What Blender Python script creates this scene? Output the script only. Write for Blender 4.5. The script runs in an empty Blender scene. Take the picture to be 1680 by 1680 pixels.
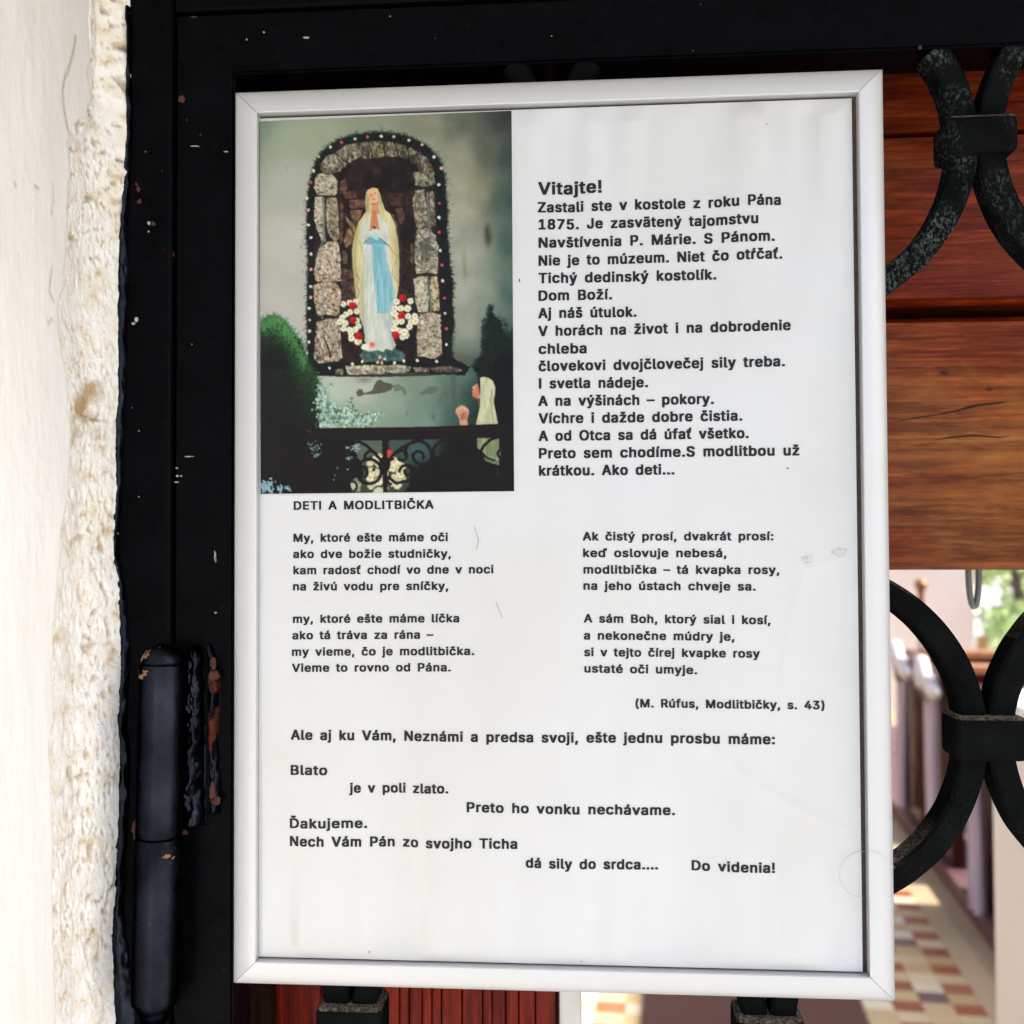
import bpy, bmesh, math, random
import numpy as np
from mathutils import Vector, Matrix
R = math.radians
random.seed(3)
scene = bpy.context.scene
COL = scene.collection
MM = .001

# ---------------------------------------------------------------- camera
FPX = 1700.0                                       # focal length in survey pixels (1680 across)
CAM = Vector((11.1765, -354.545, -1.978))*MM
PITCH, YAW, ROLL = .0246241, -.0721176, -.0045211
fw = Vector((math.sin(YAW)*math.cos(PITCH), math.cos(YAW)*math.cos(PITCH), math.sin(PITCH)))
rt = Vector((math.cos(YAW), -math.sin(YAW), 0)); up = rt.cross(fw)
rt, up = rt*math.cos(ROLL)+up*math.sin(ROLL), up*math.cos(ROLL)-rt*math.sin(ROLL)
cam_d = bpy.data.cameras.new('camera'); cam = bpy.data.objects.new('camera', cam_d); COL.objects.link(cam)
cam.matrix_world = Matrix(((rt.x, up.x, -fw.x, CAM.x), (rt.y, up.y, -fw.y, CAM.y), (rt.z, up.z, -fw.z, CAM.z), (0, 0, 0, 1)))
cam_d.sensor_fit = 'HORIZONTAL'; cam_d.sensor_width = 36; cam_d.lens = 36*FPX/1680
cam_d.clip_start = .02; cam_d.clip_end = 400
cam_d.dof.use_dof = True; cam_d.dof.focus_distance = .358; cam_d.dof.aperture_fstop = 14
scene.camera = cam

# ---------------------------------------------------------------- sky, sun, exposure
SUN_EL, SUN_AZ = R(45), R(104)                      # azimuth measured from +Y (behind the doorway) towards +X
world = bpy.data.worlds.new('World'); scene.world = world; world.use_nodes = True
wn = world.node_tree
sky = wn.nodes.new('ShaderNodeTexSky'); sky.sky_type = 'NISHITA'; sky.sun_disc = False
sky.sun_elevation = SUN_EL; sky.sun_rotation = SUN_AZ; sky.air_density = 1.0; sky.dust_density = 3.0; sky.ozone_density = 1.0
wn.links.new(sky.outputs[0], wn.nodes['Background'].inputs[0]); wn.nodes['Background'].inputs[1].default_value = .15
sd = bpy.data.lights.new('sun', 'SUN'); sd.energy = 4.5; sd.angle = R(.6); sd.color = (1, .97, .92)
so = bpy.data.objects.new('sun', sd); COL.objects.link(so)
sdir = Vector((math.sin(SUN_AZ)*math.cos(SUN_EL), math.cos(SUN_AZ)*math.cos(SUN_EL), math.sin(SUN_EL)))
so.rotation_euler = sdir.to_track_quat('Z', 'Y').to_euler(); so.location = (4, 4, 9)
scene.view_settings.view_transform = 'Standard'; scene.view_settings.look = 'None'
scene.view_settings.gamma = 1; scene.view_settings.use_curve_mapping = False
scene.view_settings.exposure = 1.18
scene.cycles.max_bounces = 8; scene.cycles.diffuse_bounces = 4; scene.cycles.use_denoising = True

# ---------------------------------------------------------------- helpers
def ray(px, py):
    return (fw+rt*((px-840)/FPX)-up*((py-840)/FPX))
def at(px, py, Y):                                 # the point at depth Y (metres behind the sheet) seen at a surveyed pixel
    d = ray(px, py); return CAM+d*((Y-CAM.y)/d.y)
def atx(px, py, X):
    d = ray(px, py); return CAM+d*((X-CAM.x)/d.x)
H = 1.40; AISLE = .0945
CAMG = Vector((CAM.x, CAM.y, CAM.z-H))
GZ = CAM.z-H
def isle(lat, d, z=0.):                            # church interior: lateral, depth along the aisle, height above the floor
    return Vector((CAMG.x+lat*math.cos(AISLE)+d*math.sin(AISLE), CAMG.y-lat*math.sin(AISLE)+d*math.cos(AISLE), GZ+z))

def lin(c): c = c/255; return c/12.92 if c <= .04045 else ((c+.055)/1.055)**2.4
def tag(o, label=None, cat=None, group=None, kind=None):
    if label: o['label'] = label
    if cat: o['category'] = cat
    if group: o['group'] = group
    if kind: o['kind'] = kind
    return o
def empty(name, loc, label, cat, group=None):
    o = bpy.data.objects.new(name, None); COL.objects.link(o); o.location = loc; o.empty_display_size = .02
    bpy.context.view_layer.update()
    return tag(o, label, cat, group)
def link(name, me, mat=None, parent=None, smooth=False):
    o = bpy.data.objects.new(name, me); COL.objects.link(o)
    if mat: me.materials.append(mat)
    if parent:
        o.parent = parent; M = Matrix.Identity(4); p = parent
        while p: M = p.matrix_basis @ M; p = p.parent
        o.matrix_basis = M.inverted()
    if smooth:
        me.polygons.foreach_set('use_smooth', [True]*len(me.polygons))
    return o
def mesh(name, verts, faces, mat=None, parent=None, smooth=False):
    me = bpy.data.meshes.new(name); me.from_pydata([tuple(v) for v in verts], [], faces); me.update()
    return link(name, me, mat, parent, smooth)
def frombm(name, bm, mat=None, parent=None, smooth=False):
    bmesh.ops.recalc_face_normals(bm, faces=bm.faces)
    me = bpy.data.meshes.new(name); bm.to_mesh(me); bm.free()
    return link(name, me, mat, parent, smooth)
def bbox(bm, x0, x1, y0, y1, z0, z1, bev=0., seg=2, M=None):
    r = bmesh.ops.create_cube(bm, size=1)
    vs = r['verts']
    for v in vs: v.co = Vector((x0+(v.co.x+.5)*(x1-x0), y0+(v.co.y+.5)*(y1-y0), z0+(v.co.z+.5)*(z1-z0)))
    if bev:
        es = list({e for v in vs for e in v.link_edges})
        g = bmesh.ops.bevel(bm, geom=es, offset=bev, segments=seg, affect='EDGES', profile=.6)
        vs = list({v for f in g['faces'] for v in f.verts} | {v for v in vs if v.is_valid})
    if M is not None:
        for v in vs: v.co = M @ v.co
    return vs
def box(name, x0, x1, y0, y1, z0, z1, mat, parent=None, bev=0., seg=2):
    bm = bmesh.new(); bbox(bm, x0, x1, y0, y1, z0, z1, bev, seg)
    return frombm(name, bm, mat, parent)
def ibox(name, l0, l1, d0, d1, z0, z1, mat, parent=None, bev=0.):          # a box laid out along the aisle
    bm = bmesh.new()
    vs = bbox(bm, l0, l1, d0, d1, z0, z1, bev)
    for v in bm.verts: v.co = isle(*v.co)
    return frombm(name, bm, mat, parent)
NTAB = {}
def vnoise(u, v, seed=0):                          # value noise on arrays
    u = np.asarray(u, float); v = np.asarray(v, float)
    r = NTAB.get(seed)
    if r is None: r = NTAB[seed] = np.random.default_rng(seed).random((256, 256))
    iu = np.floor(u).astype(int); iv = np.floor(v).astype(int); fu = u-iu; fv = v-iv
    fu = fu*fu*(3-2*fu); fv = fv*fv*(3-2*fv); a = iu % 256; b = iv % 256; a1 = (iu+1) % 256; b1 = (iv+1) % 256
    return (r[b, a]*(1-fu)+r[b, a1]*fu)*(1-fv)+(r[b1, a]*(1-fu)+r[b1, a1]*fu)*fv
def fnoise(u, v, seed=0, o=4):
    s = 0; a = .5; t = 0
    for k in range(o): s = s+a*vnoise(np.asarray(u)*2**k, np.asarray(v)*2**k, seed+k); t += a; a *= .5
    return s/t-.5
def grid(name, P, mat=None, parent=None, smooth=True, flip=False, cols=None):   # P: array (n, m, 3)
    n, m = P.shape[:2]
    me = bpy.data.meshes.new(name)
    me.vertices.add(n*m); me.vertices.foreach_set('co', P.reshape(-1).astype(np.float32))
    i = np.arange(n*m).reshape(n, m)
    q = np.stack([i[:-1, :-1], i[:-1, 1:], i[1:, 1:], i[1:, :-1]], -1).reshape(-1, 4)
    if flip: q = q[:, ::-1]
    k = len(q)
    me.loops.add(k*4); me.loops.foreach_set('vertex_index', q.reshape(-1).astype(np.int32))
    me.polygons.add(k); me.polygons.foreach_set('loop_start', (np.arange(k)*4).astype(np.int32)); me.polygons.foreach_set('loop_total', np.full(k, 4, np.int32))
    me.update(calc_edges=True)
    if cols is not None:
        a = me.color_attributes.new('print', 'FLOAT_COLOR', 'POINT')
        c = np.ones((n*m, 4), np.float32); c[:, :3] = cols.reshape(-1, 3); a.data.foreach_set('color', c.reshape(-1))
    return link(name, me, mat, parent, smooth)

# ---------------------------------------------------------------- materials
class N:
    def __init__(s, name):
        s.m = bpy.data.materials.new(name); s.m.use_nodes = True; s.t = s.m.node_tree
        s.b = s.t.nodes['Principled BSDF']; s.tc = None
    def new(s, k, **kw):
        n = s.t.nodes.new(k)
        for a, v in kw.items(): setattr(n, a, v)
        return n
    def set(s, **kw):
        for k, v in kw.items():
            i = s.b.inputs[k.replace('_', ' ')]
            if isinstance(v, bpy.types.NodeSocket): s.t.links.new(v, i)
            elif isinstance(v, tuple) and len(v) == 3: i.default_value = (*v, 1)
            else: i.default_value = v
        return s
    def co(s, scale=(1, 1, 1), rot=(0, 0, 0)):
        if not s.tc: s.tc = s.new('ShaderNodeTexCoord')
        mp = s.new('ShaderNodeMapping'); s.t.links.new(s.tc.outputs['Object'], mp.inputs[0])
        mp.inputs['Scale'].default_value = scale; mp.inputs['Rotation'].default_value = rot
        return mp.outputs[0]
    def noise(s, sc, det=6, rough=.55, co=None, dist=0.):
        n = s.new('ShaderNodeTexNoise'); s.t.links.new(co or s.co(), n.inputs['Vector'])
        n.inputs['Scale'].default_value = sc; n.inputs['Detail'].default_value = det; n.inputs['Roughness'].default_value = rough; n.inputs['Distortion'].default_value = dist
        return n.outputs['Fac']
    def vor(s, sc, co=None, feat='F1', out='Distance', rnd=1.):
        n = s.new('ShaderNodeTexVoronoi', feature=feat); s.t.links.new(co or s.co(), n.inputs['Vector']); n.inputs['Scale'].default_value = sc; n.inputs['Randomness'].default_value = rnd
        return n.outputs[out]
    def ramp(s, f, stops, interp='LINEAR'):
        n = s.new('ShaderNodeValToRGB'); s.t.links.new(f, n.inputs[0]); n.color_ramp.interpolation = interp
        e = n.color_ramp.elements
        while len(e) < len(stops): e.new(.5)
        for i, (p, c) in enumerate(stops):
            e[i].position = p; e[i].color = (c, c, c, 1) if isinstance(c, (int, float)) else (*c, 1)
        return n.outputs[0]
    def mix(s, f, a, b, mode='MIX'):
        n = s.new('ShaderNodeMix', data_type='RGBA', blend_type=mode)
        for i, v in ((0, f), (6, a), (7, b)):
            if isinstance(v, bpy.types.NodeSocket): s.t.links.new(v, n.inputs[i])
            elif isinstance(v, tuple): n.inputs[i].default_value = (*v, 1)
            else: n.inputs[i].default_value = v if i == 0 else (v, v, v, 1)
        return n.outputs[2]
    def math(s, op, a, b=0.):
        n = s.new('ShaderNodeMath', operation=op)
        for i, v in ((0, a), (1, b)):
            if isinstance(v, bpy.types.NodeSocket): s.t.links.new(v, n.inputs[i])
            else: n.inputs[i].default_value = v
        return n.outputs[0]
    def bump(s, h, st, dist, prev=None):
        n = s.new('ShaderNodeBump'); s.t.links.new(h, n.inputs['Height']); n.inputs['Strength'].default_value = st; n.inputs['Distance'].default_value = dist
        if prev: s.t.links.new(prev, n.inputs['Normal'])
        s.t.links.new(n.outputs[0], s.b.inputs['Normal']); return n.outputs[0]
    def normal_z(s):
        g = s.new('ShaderNodeNewGeometry'); x = s.new('ShaderNodeSeparateXYZ'); s.t.links.new(g.outputs['Normal'], x.inputs[0]); return x.outputs[2]

def mat_iron(name, rust=.72, speck=True, dust=False, glare_wear=0., spec=.04, c0=(.0009, .0010, .0015), c1=(.0021, .0024, .0036), ior=1.11, metal=False):
    n = N(name)
    base = n.ramp(n.noise(60, 5), [(.3, c0), (.7, c1)])
    if glare_wear:                                       # worn, chalky scuffs on the forged faces, with glints put into the colour
        w = n.ramp(n.noise(1100, 6, .75, n.co((1, 1, .6), (0, .5, 0))), [(.50, 0.), (.64, 1.)])
        w2 = n.ramp(n.noise(34, 3), [(.40, 0.), (.56, glare_wear)])
        zz = n.new('ShaderNodeSeparateXYZ'); n.co(); n.t.links.new(n.tc.outputs['Object'], zz.inputs[0])
        w2 = n.math('MULTIPLY', w2, n.ramp(n.math('ADD', zz.outputs[2], .5), [(.54, .06), (.575, 1.)]))
        w2 = n.math('MULTIPLY', w2, n.math('GREATER_THAN', zz.outputs[0], .10))
        base = n.mix(n.math('MULTIPLY', w, w2), base, (.17, .215, .205))
    if rust < 1:
        rm = n.ramp(n.noise(26, 9, .62), [(rust, 0.), (rust+.012, 1.)])
        base = n.mix(rm, base, n.ramp(n.noise(300, 4), [(.3, (.06, .014, .008)), (.7, (.13, .034, .016))]))
    if speck:
        sp = n.ramp(n.math('ADD', n.vor(210, n.co((1, 1, .7))), n.math('MULTIPLY', n.noise(900, 3), .08)), [(.075, .7), (.095, 0.)])
        sp2 = n.ramp(n.noise(12, 3), [(.5, 0.), (.62, .8)])
        base = n.mix(n.math('MULTIPLY', sp, sp2), base, (.34, .35, .36))
    if dust:
        dm = n.math('MULTIPLY', n.ramp(n.normal_z(), [(.55, 0.), (.85, 1.)]), n.ramp(n.noise(700, 4), [(.4, .45), (.6, 1.)]))
        base = n.mix(dm, base, n.ramp(n.noise(900, 3), [(.35, (.05, .038, .028)), (.65, (.30, .25, .19))]))
    n.set(Base_Color=base, Roughness=n.ramp(n.noise(180, 5), [(.3, .24), (.75, .40)]))
    n.b.inputs['IOR'].default_value = ior
    if metal:                                      # thick glossy enamel: mirrors softly face on, stays dark at the rims
        n.set(Metallic=n.math('SUBTRACT', 1., rm) if rust < 1 else 1.); n.b.inputs['Specular Tint'].default_value = (.02, .02, .03, 1)
    b = n.bump(n.noise(90, 4), .25, .0012); n.bump(n.noise(900, 5, .7), .35, .00025, b)
    return n.m
M_iron = mat_iron('black_paint', rust=.715)
M_scroll = mat_iron('forged_black_paint', rust=2, glare_wear=.5, dust=True, speck=False, ior=1.0, c0=(.0034, .0039, .0039), c1=(.0068, .0076, .0074))
M_collar = mat_iron('collar_black_paint', rust=2, glare_wear=.4, dust=True, speck=False, ior=1.0, c0=(.0034, .0039, .0039), c1=(.0068, .0076, .0074))
M_hinge = mat_iron('hinge_black_paint', rust=.70, c0=(.0075, .0088, .0120), c1=(.025, .030, .042), ior=1.5, metal=True)
M_weld = mat_iron('weld_black_paint', rust=.56, c0=(.0075, .0088, .0120), c1=(.025, .030, .042), ior=1.5, metal=True)

n = N('gate_rust'); n.set(Base_Color=n.ramp(n.noise(700, 6), [(.3, (.04, .009, .006)), (.7, (.10, .026, .013))]), Roughness=.85); n.bump(n.noise(900, 5), .6, .0004); M_rust = n.m
n = N('paint_splash'); n.set(Base_Color=(.36, .35, .32), Roughness=.8); M_splash = n.m

n = N('aluminium_satin')                           # pale lacquered aluminium moulding
n.set(Base_Color=n.mix(n.ramp(n.noise(30, 4), [(.58, 0.), (.8, .35)]), (.53, .535, .54), (.50, .48, .43)), Metallic=.3, Roughness=n.ramp(n.noise(400, 3), [(.3, .36), (.7, .46)]))
n.bump(n.noise(2600, 2), .10, .0001); M_frame = n.m
n = N('hardboard_brown'); n.set(Base_Color=n.ramp(n.noise(900, 4), [(.3, (.055, .036, .028)), (.7, (.11, .075, .06))]), Roughness=.9); M_board = n.m
n = N('glossy_sheet')
n.set(Base_Color=n.mix(n.ramp(n.noise(9, 5), [(.40, 0.), (.70, .9)]), (.54, .545, .545), (.495, .485, .455)), Roughness=.5, Coat_Weight=.5, Coat_Roughness=.16)
n.bump(n.noise(2400, 3), .05, .00008); M_sheet = n.m
n = N('printed_ink'); n.b.inputs['Specular IOR Level'].default_value = .25; n.set(Base_Color=(.006, .0055, .0055), Roughness=.5, Coat_Weight=.10, Coat_Roughness=.16); M_ink = n.m
n = N('stain_film'); n.set(Base_Color=n.ramp(n.noise(1500, 4, .7), [(.42, (.535, .54, .535)), (.58, (.42, .39, .31))]), Roughness=.5); M_stain = n.m
n = N('grey_hair'); n.set(Base_Color=(.40, .37, .33), Roughness=.5); M_hair = n.m
n = N('photo_print')
a = n.new('ShaderNodeVertexColor'); a.layer_name = 'print'
n.b.inputs['Specular IOR Level'].default_value = .15
n.set(Base_Color=a.outputs[0], Roughness=.5, Coat_Weight=.06, Coat_Roughness=.12); M_photo = n.m
n = N('photo_paper'); n.set(Base_Color=(.7, .7, .68), Roughness=.6); M_photoedge = n.m

def mat_plaster():
    n = N('smooth_plaster')
    n.set(Base_Color=n.mix(n.ramp(n.noise(9, 6, .6), [(.35, 0.), (.75, 1.)]), (.92, .905, .875), (.88, .85, .80)), Roughness=.85)
    at_ = n.new('ShaderNodeVertexColor'); at_.layer_name = 'print'
    n.set(Base_Color=n.mix(at_.outputs[0], n.mix(n.ramp(n.noise(9, 6, .6), [(.35, 0.), (.75, 1.)]), (.92, .905, .875), (.88, .85, .80)), (.36, .26, .13)))
    b = n.bump(n.noise(26, 4), .25, .004); b = n.bump(n.noise(160, 7, .6, n.co((1, 1, .35))), .35, .0012, b)
    n.bump(n.ramp(n.vor(46, n.co((1, 1, .6))), [(0., 0.), (.05, 1.)]), .3, .0005, b)
    return n.m
M_plaster = mat_plaster()
def mat_mortar():
    n = N('rough_mortar')
    c = n.ramp(n.noise(120, 7, .65, n.co((1, 1, 1.2), (.6, 0, 0))), [(.30, (.62, .48, .29)), (.42, (.86, .80, .69)), (.58, (.93, .915, .87))])
    och = n.ramp(n.noise(34, 6, .6), [(.63, 0.), (.72, .85)])
    c = n.mix(och, c, (.42, .26, .10))
    at_ = n.new('ShaderNodeVertexColor'); at_.layer_name = 'print'
    c = n.mix(at_.outputs[0], c, n.ramp(n.noise(260, 4), [(.35, (.20, .105, .035)), (.65, (.40, .25, .10))]))
    n.set(Base_Color=c, Roughness=.95)
    b = n.bump(n.noise(700, 8, .72, n.co((1, .8, 1.4), (.7, 0, 0))), .5, .0007)
    n.bump(n.ramp(n.vor(420, n.co((1, .7, 1.3), (.7, 0, 0))), [(.10, 0.), (.22, 1.)]), .45, .0006, b)
    return n.m
M_mortar = mat_mortar()
n = N('outer_render'); n.set(Base_Color=n.ramp(n.noise(3, 6), [(.3, (.62, .57, .48)), (.7, (.70, .66, .57))]), Roughness=.9); n.bump(n.noise(90, 6), .4, .004); M_render = n.m
n = N('pale_paving'); n.set(Base_Color=n.ramp(n.noise(2.5, 8, .65), [(.3, (.40, .385, .36)), (.7, (.50, .485, .455))]), Roughness=.9); n.bump(n.noise(40, 8), .5, .01); M_paving = n.m

def mat_wood(name, c1, c2, c3, glare_wear=.0, sx=(1.2, 1, 16)):
    n = N(name)
    g = n.noise(14, 9, .62, n.co(sx), .35)
    g2 = n.noise(55, 6, .6, n.co((sx[0]*.5, 1, sx[2])))
    c = n.ramp(g, [(.28, c1), (.5, c2), (.74, c3)])
    c = n.mix(n.ramp(g2, [(.45, 0.), (.62, .55)]), c, tuple(v*.55 for v in c1))
    if glare_wear:  # varnish glare put into the colour as patchy tan
        w = n.ramp(n.noise(7, 6, .65, n.co((.8, 1, 1.9), (0, .25, 0))), [(.40, 0.), (.56, glare_wear)])
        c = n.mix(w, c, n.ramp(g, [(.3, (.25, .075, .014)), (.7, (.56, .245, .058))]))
    g3 = n.noise(160, 5, .7, n.co((sx[0]*.12, 1, 1.6)) if sx[0] < 2 else n.co((1.6, 1, .12)))
    c = n.mix(n.ramp(g3, [(.40, .5), (.50, 0.)]), c, tuple(v*.45 for v in c1))
    c = n.mix(n.ramp(g3, [(.55, 0.), (.68, .45)]), c, tuple(min(1, v*1.9) for v in c3))
    pit = n.ramp(n.vor(60, n.co((.7, 1, 1.2))), [(.05, .75), (.09, 0.)])
    c = n.mix(pit, c, (.02, .01, .006))
    n.set(Base_Color=c, Roughness=n.ramp(g2, [(.3, .30), (.7, .48)]), Coat_Weight=.04, Coat_Roughness=.25)
    n.b.inputs['IOR'].default_value = 1.25
    b = n.bump(g2, .35, .0012); n.bump(n.noise(420, 6, .7, n.co((sx[0]*.15, 1, 3))), .25, .0006, b)
    return n.m
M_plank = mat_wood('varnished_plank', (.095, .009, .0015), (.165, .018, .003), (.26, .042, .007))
M_plank1 = mat_wood('varnish_glare_plank', (.11, .009, .0013), (.20, .021, .0035), (.32, .054, .009), glare_wear=.22)  # middle and lower planks: tan patches are painted varnish glare
M_plank2 = mat_wood('pale_glare_plank', (.12, .012, .002), (.24, .038, .006), (.38, .085, .014), glare_wear=.7)
M_flute = mat_wood('red_fluted_wood', (.13, .006, .0018), (.20, .012, .003), (.26, .021, .005), sx=(14, 1, .8))
M_darkwood = mat_wood('dark_door_wood', (.03, .010, .006), (.05, .016, .009), (.07, .024, .013), sx=(14, 1, .8))
M_pew = mat_wood('dark_red_pew_wood', (.030, .005, .004), (.060, .009, .006), (.10, .017, .009), sx=(6, 6, 1))
M_pewtop = mat_wood('pew_rail_wood', (.30, .13, .06), (.42, .20, .10), (.52, .28, .15))
n = N('white_edging'); n.set(Base_Color=n.ramp(n.noise(50, 4), [(.3, (.70, .68, .62)), (.7, (.8, .79, .75))]), Roughness=.5); M_white = n.m

PRINT_GAIN = .86
# ---------------------------------------------------------------- the picture printed on the glossy photo (numpy painter)
PX0, PX1, PY0, PY1 = 425, 846, 180, 813          # extent of the print in the survey grid used for measuring it
def paint_print():
    S = 2
    W, H = (PX1-PX0)*S, (PY1-PY0)*S
    rg = np.random.default_rng(7)
    xs = PX0+(np.arange(W)+.5)/S; ys = PY0+(np.arange(H)+.5)/S
    XX, YY = np.meshgrid(xs, ys)
    img = np.zeros((H, W, 3))
    def noise(sc, seed, sx=1., sy=1.):
        r = np.random.default_rng(seed)
        nx, ny = int(W/S/(sc*sx))+3, int(H/S/(sc*sy))+3
        g = r.random((ny, nx))
        u = (XX-PX0)/(sc*sx); v = (YY-PY0)/(sc*sy)
        iu = u.astype(int); iv = v.astype(int); fu = u-iu; fv = v-iv
        fu = fu*fu*(3-2*fu); fv = fv*fv*(3-2*fv)
        return (g[iv, iu]*(1-fu)+g[iv, iu+1]*fu)*(1-fv)+(g[iv+1, iu]*(1-fu)+g[iv+1, iu+1]*fu)*fv
    def fbm(sc, seed, sx=1., sy=1.):
        return (noise(sc, seed, sx, sy)*.55+noise(sc/2, seed+1, sx, sy)*.28+noise(sc/4, seed+2, sx, sy)*.17)
    N1 = fbm(4, 11)-.5; N2 = fbm(4, 21)-.5; M1 = fbm(9, 31)-.5; M2 = fbm(9, 41)-.5
    GR = rg.normal(0, 1, (H, W))
    FINE = fbm(2.2, 51)-.5
    def mask(pts, wob=0., fine=True):
        p = np.array(pts, float)
        x0, x1 = p[:, 0].min()-8, p[:, 0].max()+8; y0, y1 = p[:, 1].min()-8, p[:, 1].max()+8
        i0, i1 = max(0, int((y0-PY0)*S)), min(H, int((y1-PY0)*S)+1)
        j0, j1 = max(0, int((x0-PX0)*S)), min(W, int((x1-PX0)*S)+1)
        if i1 <= i0 or j1 <= j0: return None
        sl = (slice(i0, i1), slice(j0, j1))
        A, B = (N1, N2) if fine else (M1, M2)
        X = XX[sl]+A[sl]*wob; Y = YY[sl]+B[sl]*wob
        ins = np.zeros(X.shape, bool)
        q = np.roll(p, -1, 0)
        for (ax, ay), (bx, by) in zip(p, q):
            if ay == by: continue
            c = (ay > Y) != (by > Y)
            ins ^= c & (X < (bx-ax)*(Y-ay)/(by-ay)+ax)
        return sl, ins
    def put(sl, m, col, a=1.):
        m = m*a
        img[sl] = img[sl]*(1-m[..., None])+np.asarray(col, float)*m[..., None]
    def poly(pts, col, wob=0., a=1., tex=0., col2=None, ns=None, fine=True):
        r = mask(pts, wob, fine)
        if r is None: return
        sl, m = r
        c = np.asarray(col, float)
        if col2 is not None:
            t = np.clip((ns[sl]-.5)*2.6+.5, 0, 1)[..., None]
            c = c*(1-t)+np.asarray(col2, float)*t
        if tex: c = c+(FINE[sl]*tex)[..., None]
        put(sl, m.astype(float), c, a)
    def disc(x, y, r, col, ry=None, a=1., wob=0., soft=.7):
        ry = ry or r
        i0, i1 = max(0, int((y-ry-3-PY0)*S)), min(H, int((y+ry+3-PY0)*S)+1)
        j0, j1 = max(0, int((x-r-3-PX0)*S)), min(W, int((x+r+3-PX0)*S)+1)
        if i1 <= i0 or j1 <= j0: return
        sl = (slice(i0, i1), slice(j0, j1))
        d = np.hypot((XX[sl]+N1[sl]*wob-x)/r, (YY[sl]+N2[sl]*wob-y)/ry)
        put(sl, np.clip((1-d)*r/soft+.5, 0, 1), col, a)
    def blob(x, y, rx, ry, col, a=1.):
        i0, i1 = max(0, int((y-3*ry-PY0)*S)), min(H, int((y+3*ry-PY0)*S)+1)
        j0, j1 = max(0, int((x-3*rx-PX0)*S)), min(W, int((x+3*rx-PX0)*S)+1)
        if i1 <= i0 or j1 <= j0: return
        sl = (slice(i0, i1), slice(j0, j1))
        put(sl, np.exp(-((XX[sl]-x)/rx)**2-((YY[sl]-y)/ry)**2), col, a)
    def line(pts, w, col, a=1., wob=0.):
        p = np.array(pts, float)
        x0, x1 = p[:, 0].min()-w-3, p[:, 0].max()+w+3; y0, y1 = p[:, 1].min()-w-3, p[:, 1].max()+w+3
        i0, i1 = max(0, int((y0-PY0)*S)), min(H, int((y1-PY0)*S)+1)
        j0, j1 = max(0, int((x0-PX0)*S)), min(W, int((x1-PX0)*S)+1)
        if i1 <= i0 or j1 <= j0: return
        sl = (slice(i0, i1), slice(j0, j1))
        X = XX[sl]+N1[sl]*wob; Y = YY[sl]+N2[sl]*wob
        d = np.full(X.shape, 1e9)
        for (ax, ay), (bx, by) in zip(p[:-1], p[1:]):
            l2 = (bx-ax)**2+(by-ay)**2+1e-9
            t = np.clip(((X-ax)*(bx-ax)+(Y-ay)*(by-ay))/l2, 0, 1)
            d = np.minimum(d, np.hypot(X-ax-t*(bx-ax), Y-ay-t*(by-ay)))
        put(sl, np.clip((w/2-d)/.6+.5, 0, 1), col, a)
    def arc(cx, cy, r, a0, a1, r1=None, n=28):
        r1 = r if r1 is None else r1
        t = np.linspace(0, 1, n); an = np.radians(a0+(a1-a0)*t); rr = r+(r1-r)*t
        return list(zip(cx+rr*np.cos(an), cy+rr*np.sin(an)))
    # rendered wall, colours of the print itself read off at a few spots
    cp = [(430,205,130,150,122),(470,230,160,172,142),(520,215,158,170,138),(480,300,176,182,158),(470,400,190,191,170),(450,500,187,188,168),(500,540,184,186,166),
          (620,205,146,156,126),(700,205,142,146,118),(760,200,104,112,92),(830,195,62,70,60),(700,260,150,158,130),(760,260,158,160,130),(800,250,102,108,88),(835,260,64,80,68),
          (745,300,160,164,136),(790,320,150,150,118),(820,330,92,106,88),(840,330,56,84,70),(760,350,172,172,146),(790,400,150,156,132),(835,400,76,104,86),(760,420,170,174,150),
          (755,480,168,172,148),(800,480,146,154,130),(835,480,82,108,92),(770,540,158,164,140),(800,540,120,136,118),(835,550,70,98,84),(760,580,130,140,120),(780,600,86,108,98),
          (550,640,188,198,190),(600,640,182,192,184),(640,660,150,168,158),(700,640,132,150,140),(700,690,124,148,140),(740,640,104,126,116),(760,690,78,104,100),(780,650,50,80,74),(800,690,28,44,42),
          (600,690,160,172,156),(640,700,138,156,146),(530,660,160,176,166)]
    cp = [(x, y, r*(.97 if y > 600 else 1), g*(.965 if y > 600 else .985), b*(.92 if y > 600 else 1.05)) for (x, y, r, g, b) in cp]
    num = np.zeros((H, W, 3)); den = np.zeros((H, W, 1))
    for (x, y, r, g, b) in cp:
        w = (1/(((XX-x)**2+(YY-y)**2)/300+1.)**1.7)[..., None]
        num += w*np.array([r, g, b], float); den += w
    img[:] = num/den
    img += ((fbm(26, 61)-.5)*20*np.clip((XX-600)/120, .25, 1))[..., None]
    dk = np.clip((150-img.mean(2))/60, 0, 1)
    img += (GR*(2.5+6*dk))[..., None]
    # streaks and stains running down the wall
    for (x, y, rx, ry, a) in [(802,393,6,14,.72),(800,380,4,10,.5),(763,430,4,26,.25),(765,450,3,12,.25),(752,400,9,8,.16),(790,300,14,20,.14),(720,215,30,10,.12),(760,590,18,12,.35),(745,585,14,10,.3)]:
        blob(x, y, rx, ry, (58, 58, 42) if a > .3 else (112, 104, 62), a)
    blob(472, 277, 1.2, 1, (110, 112, 96), .8)
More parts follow.
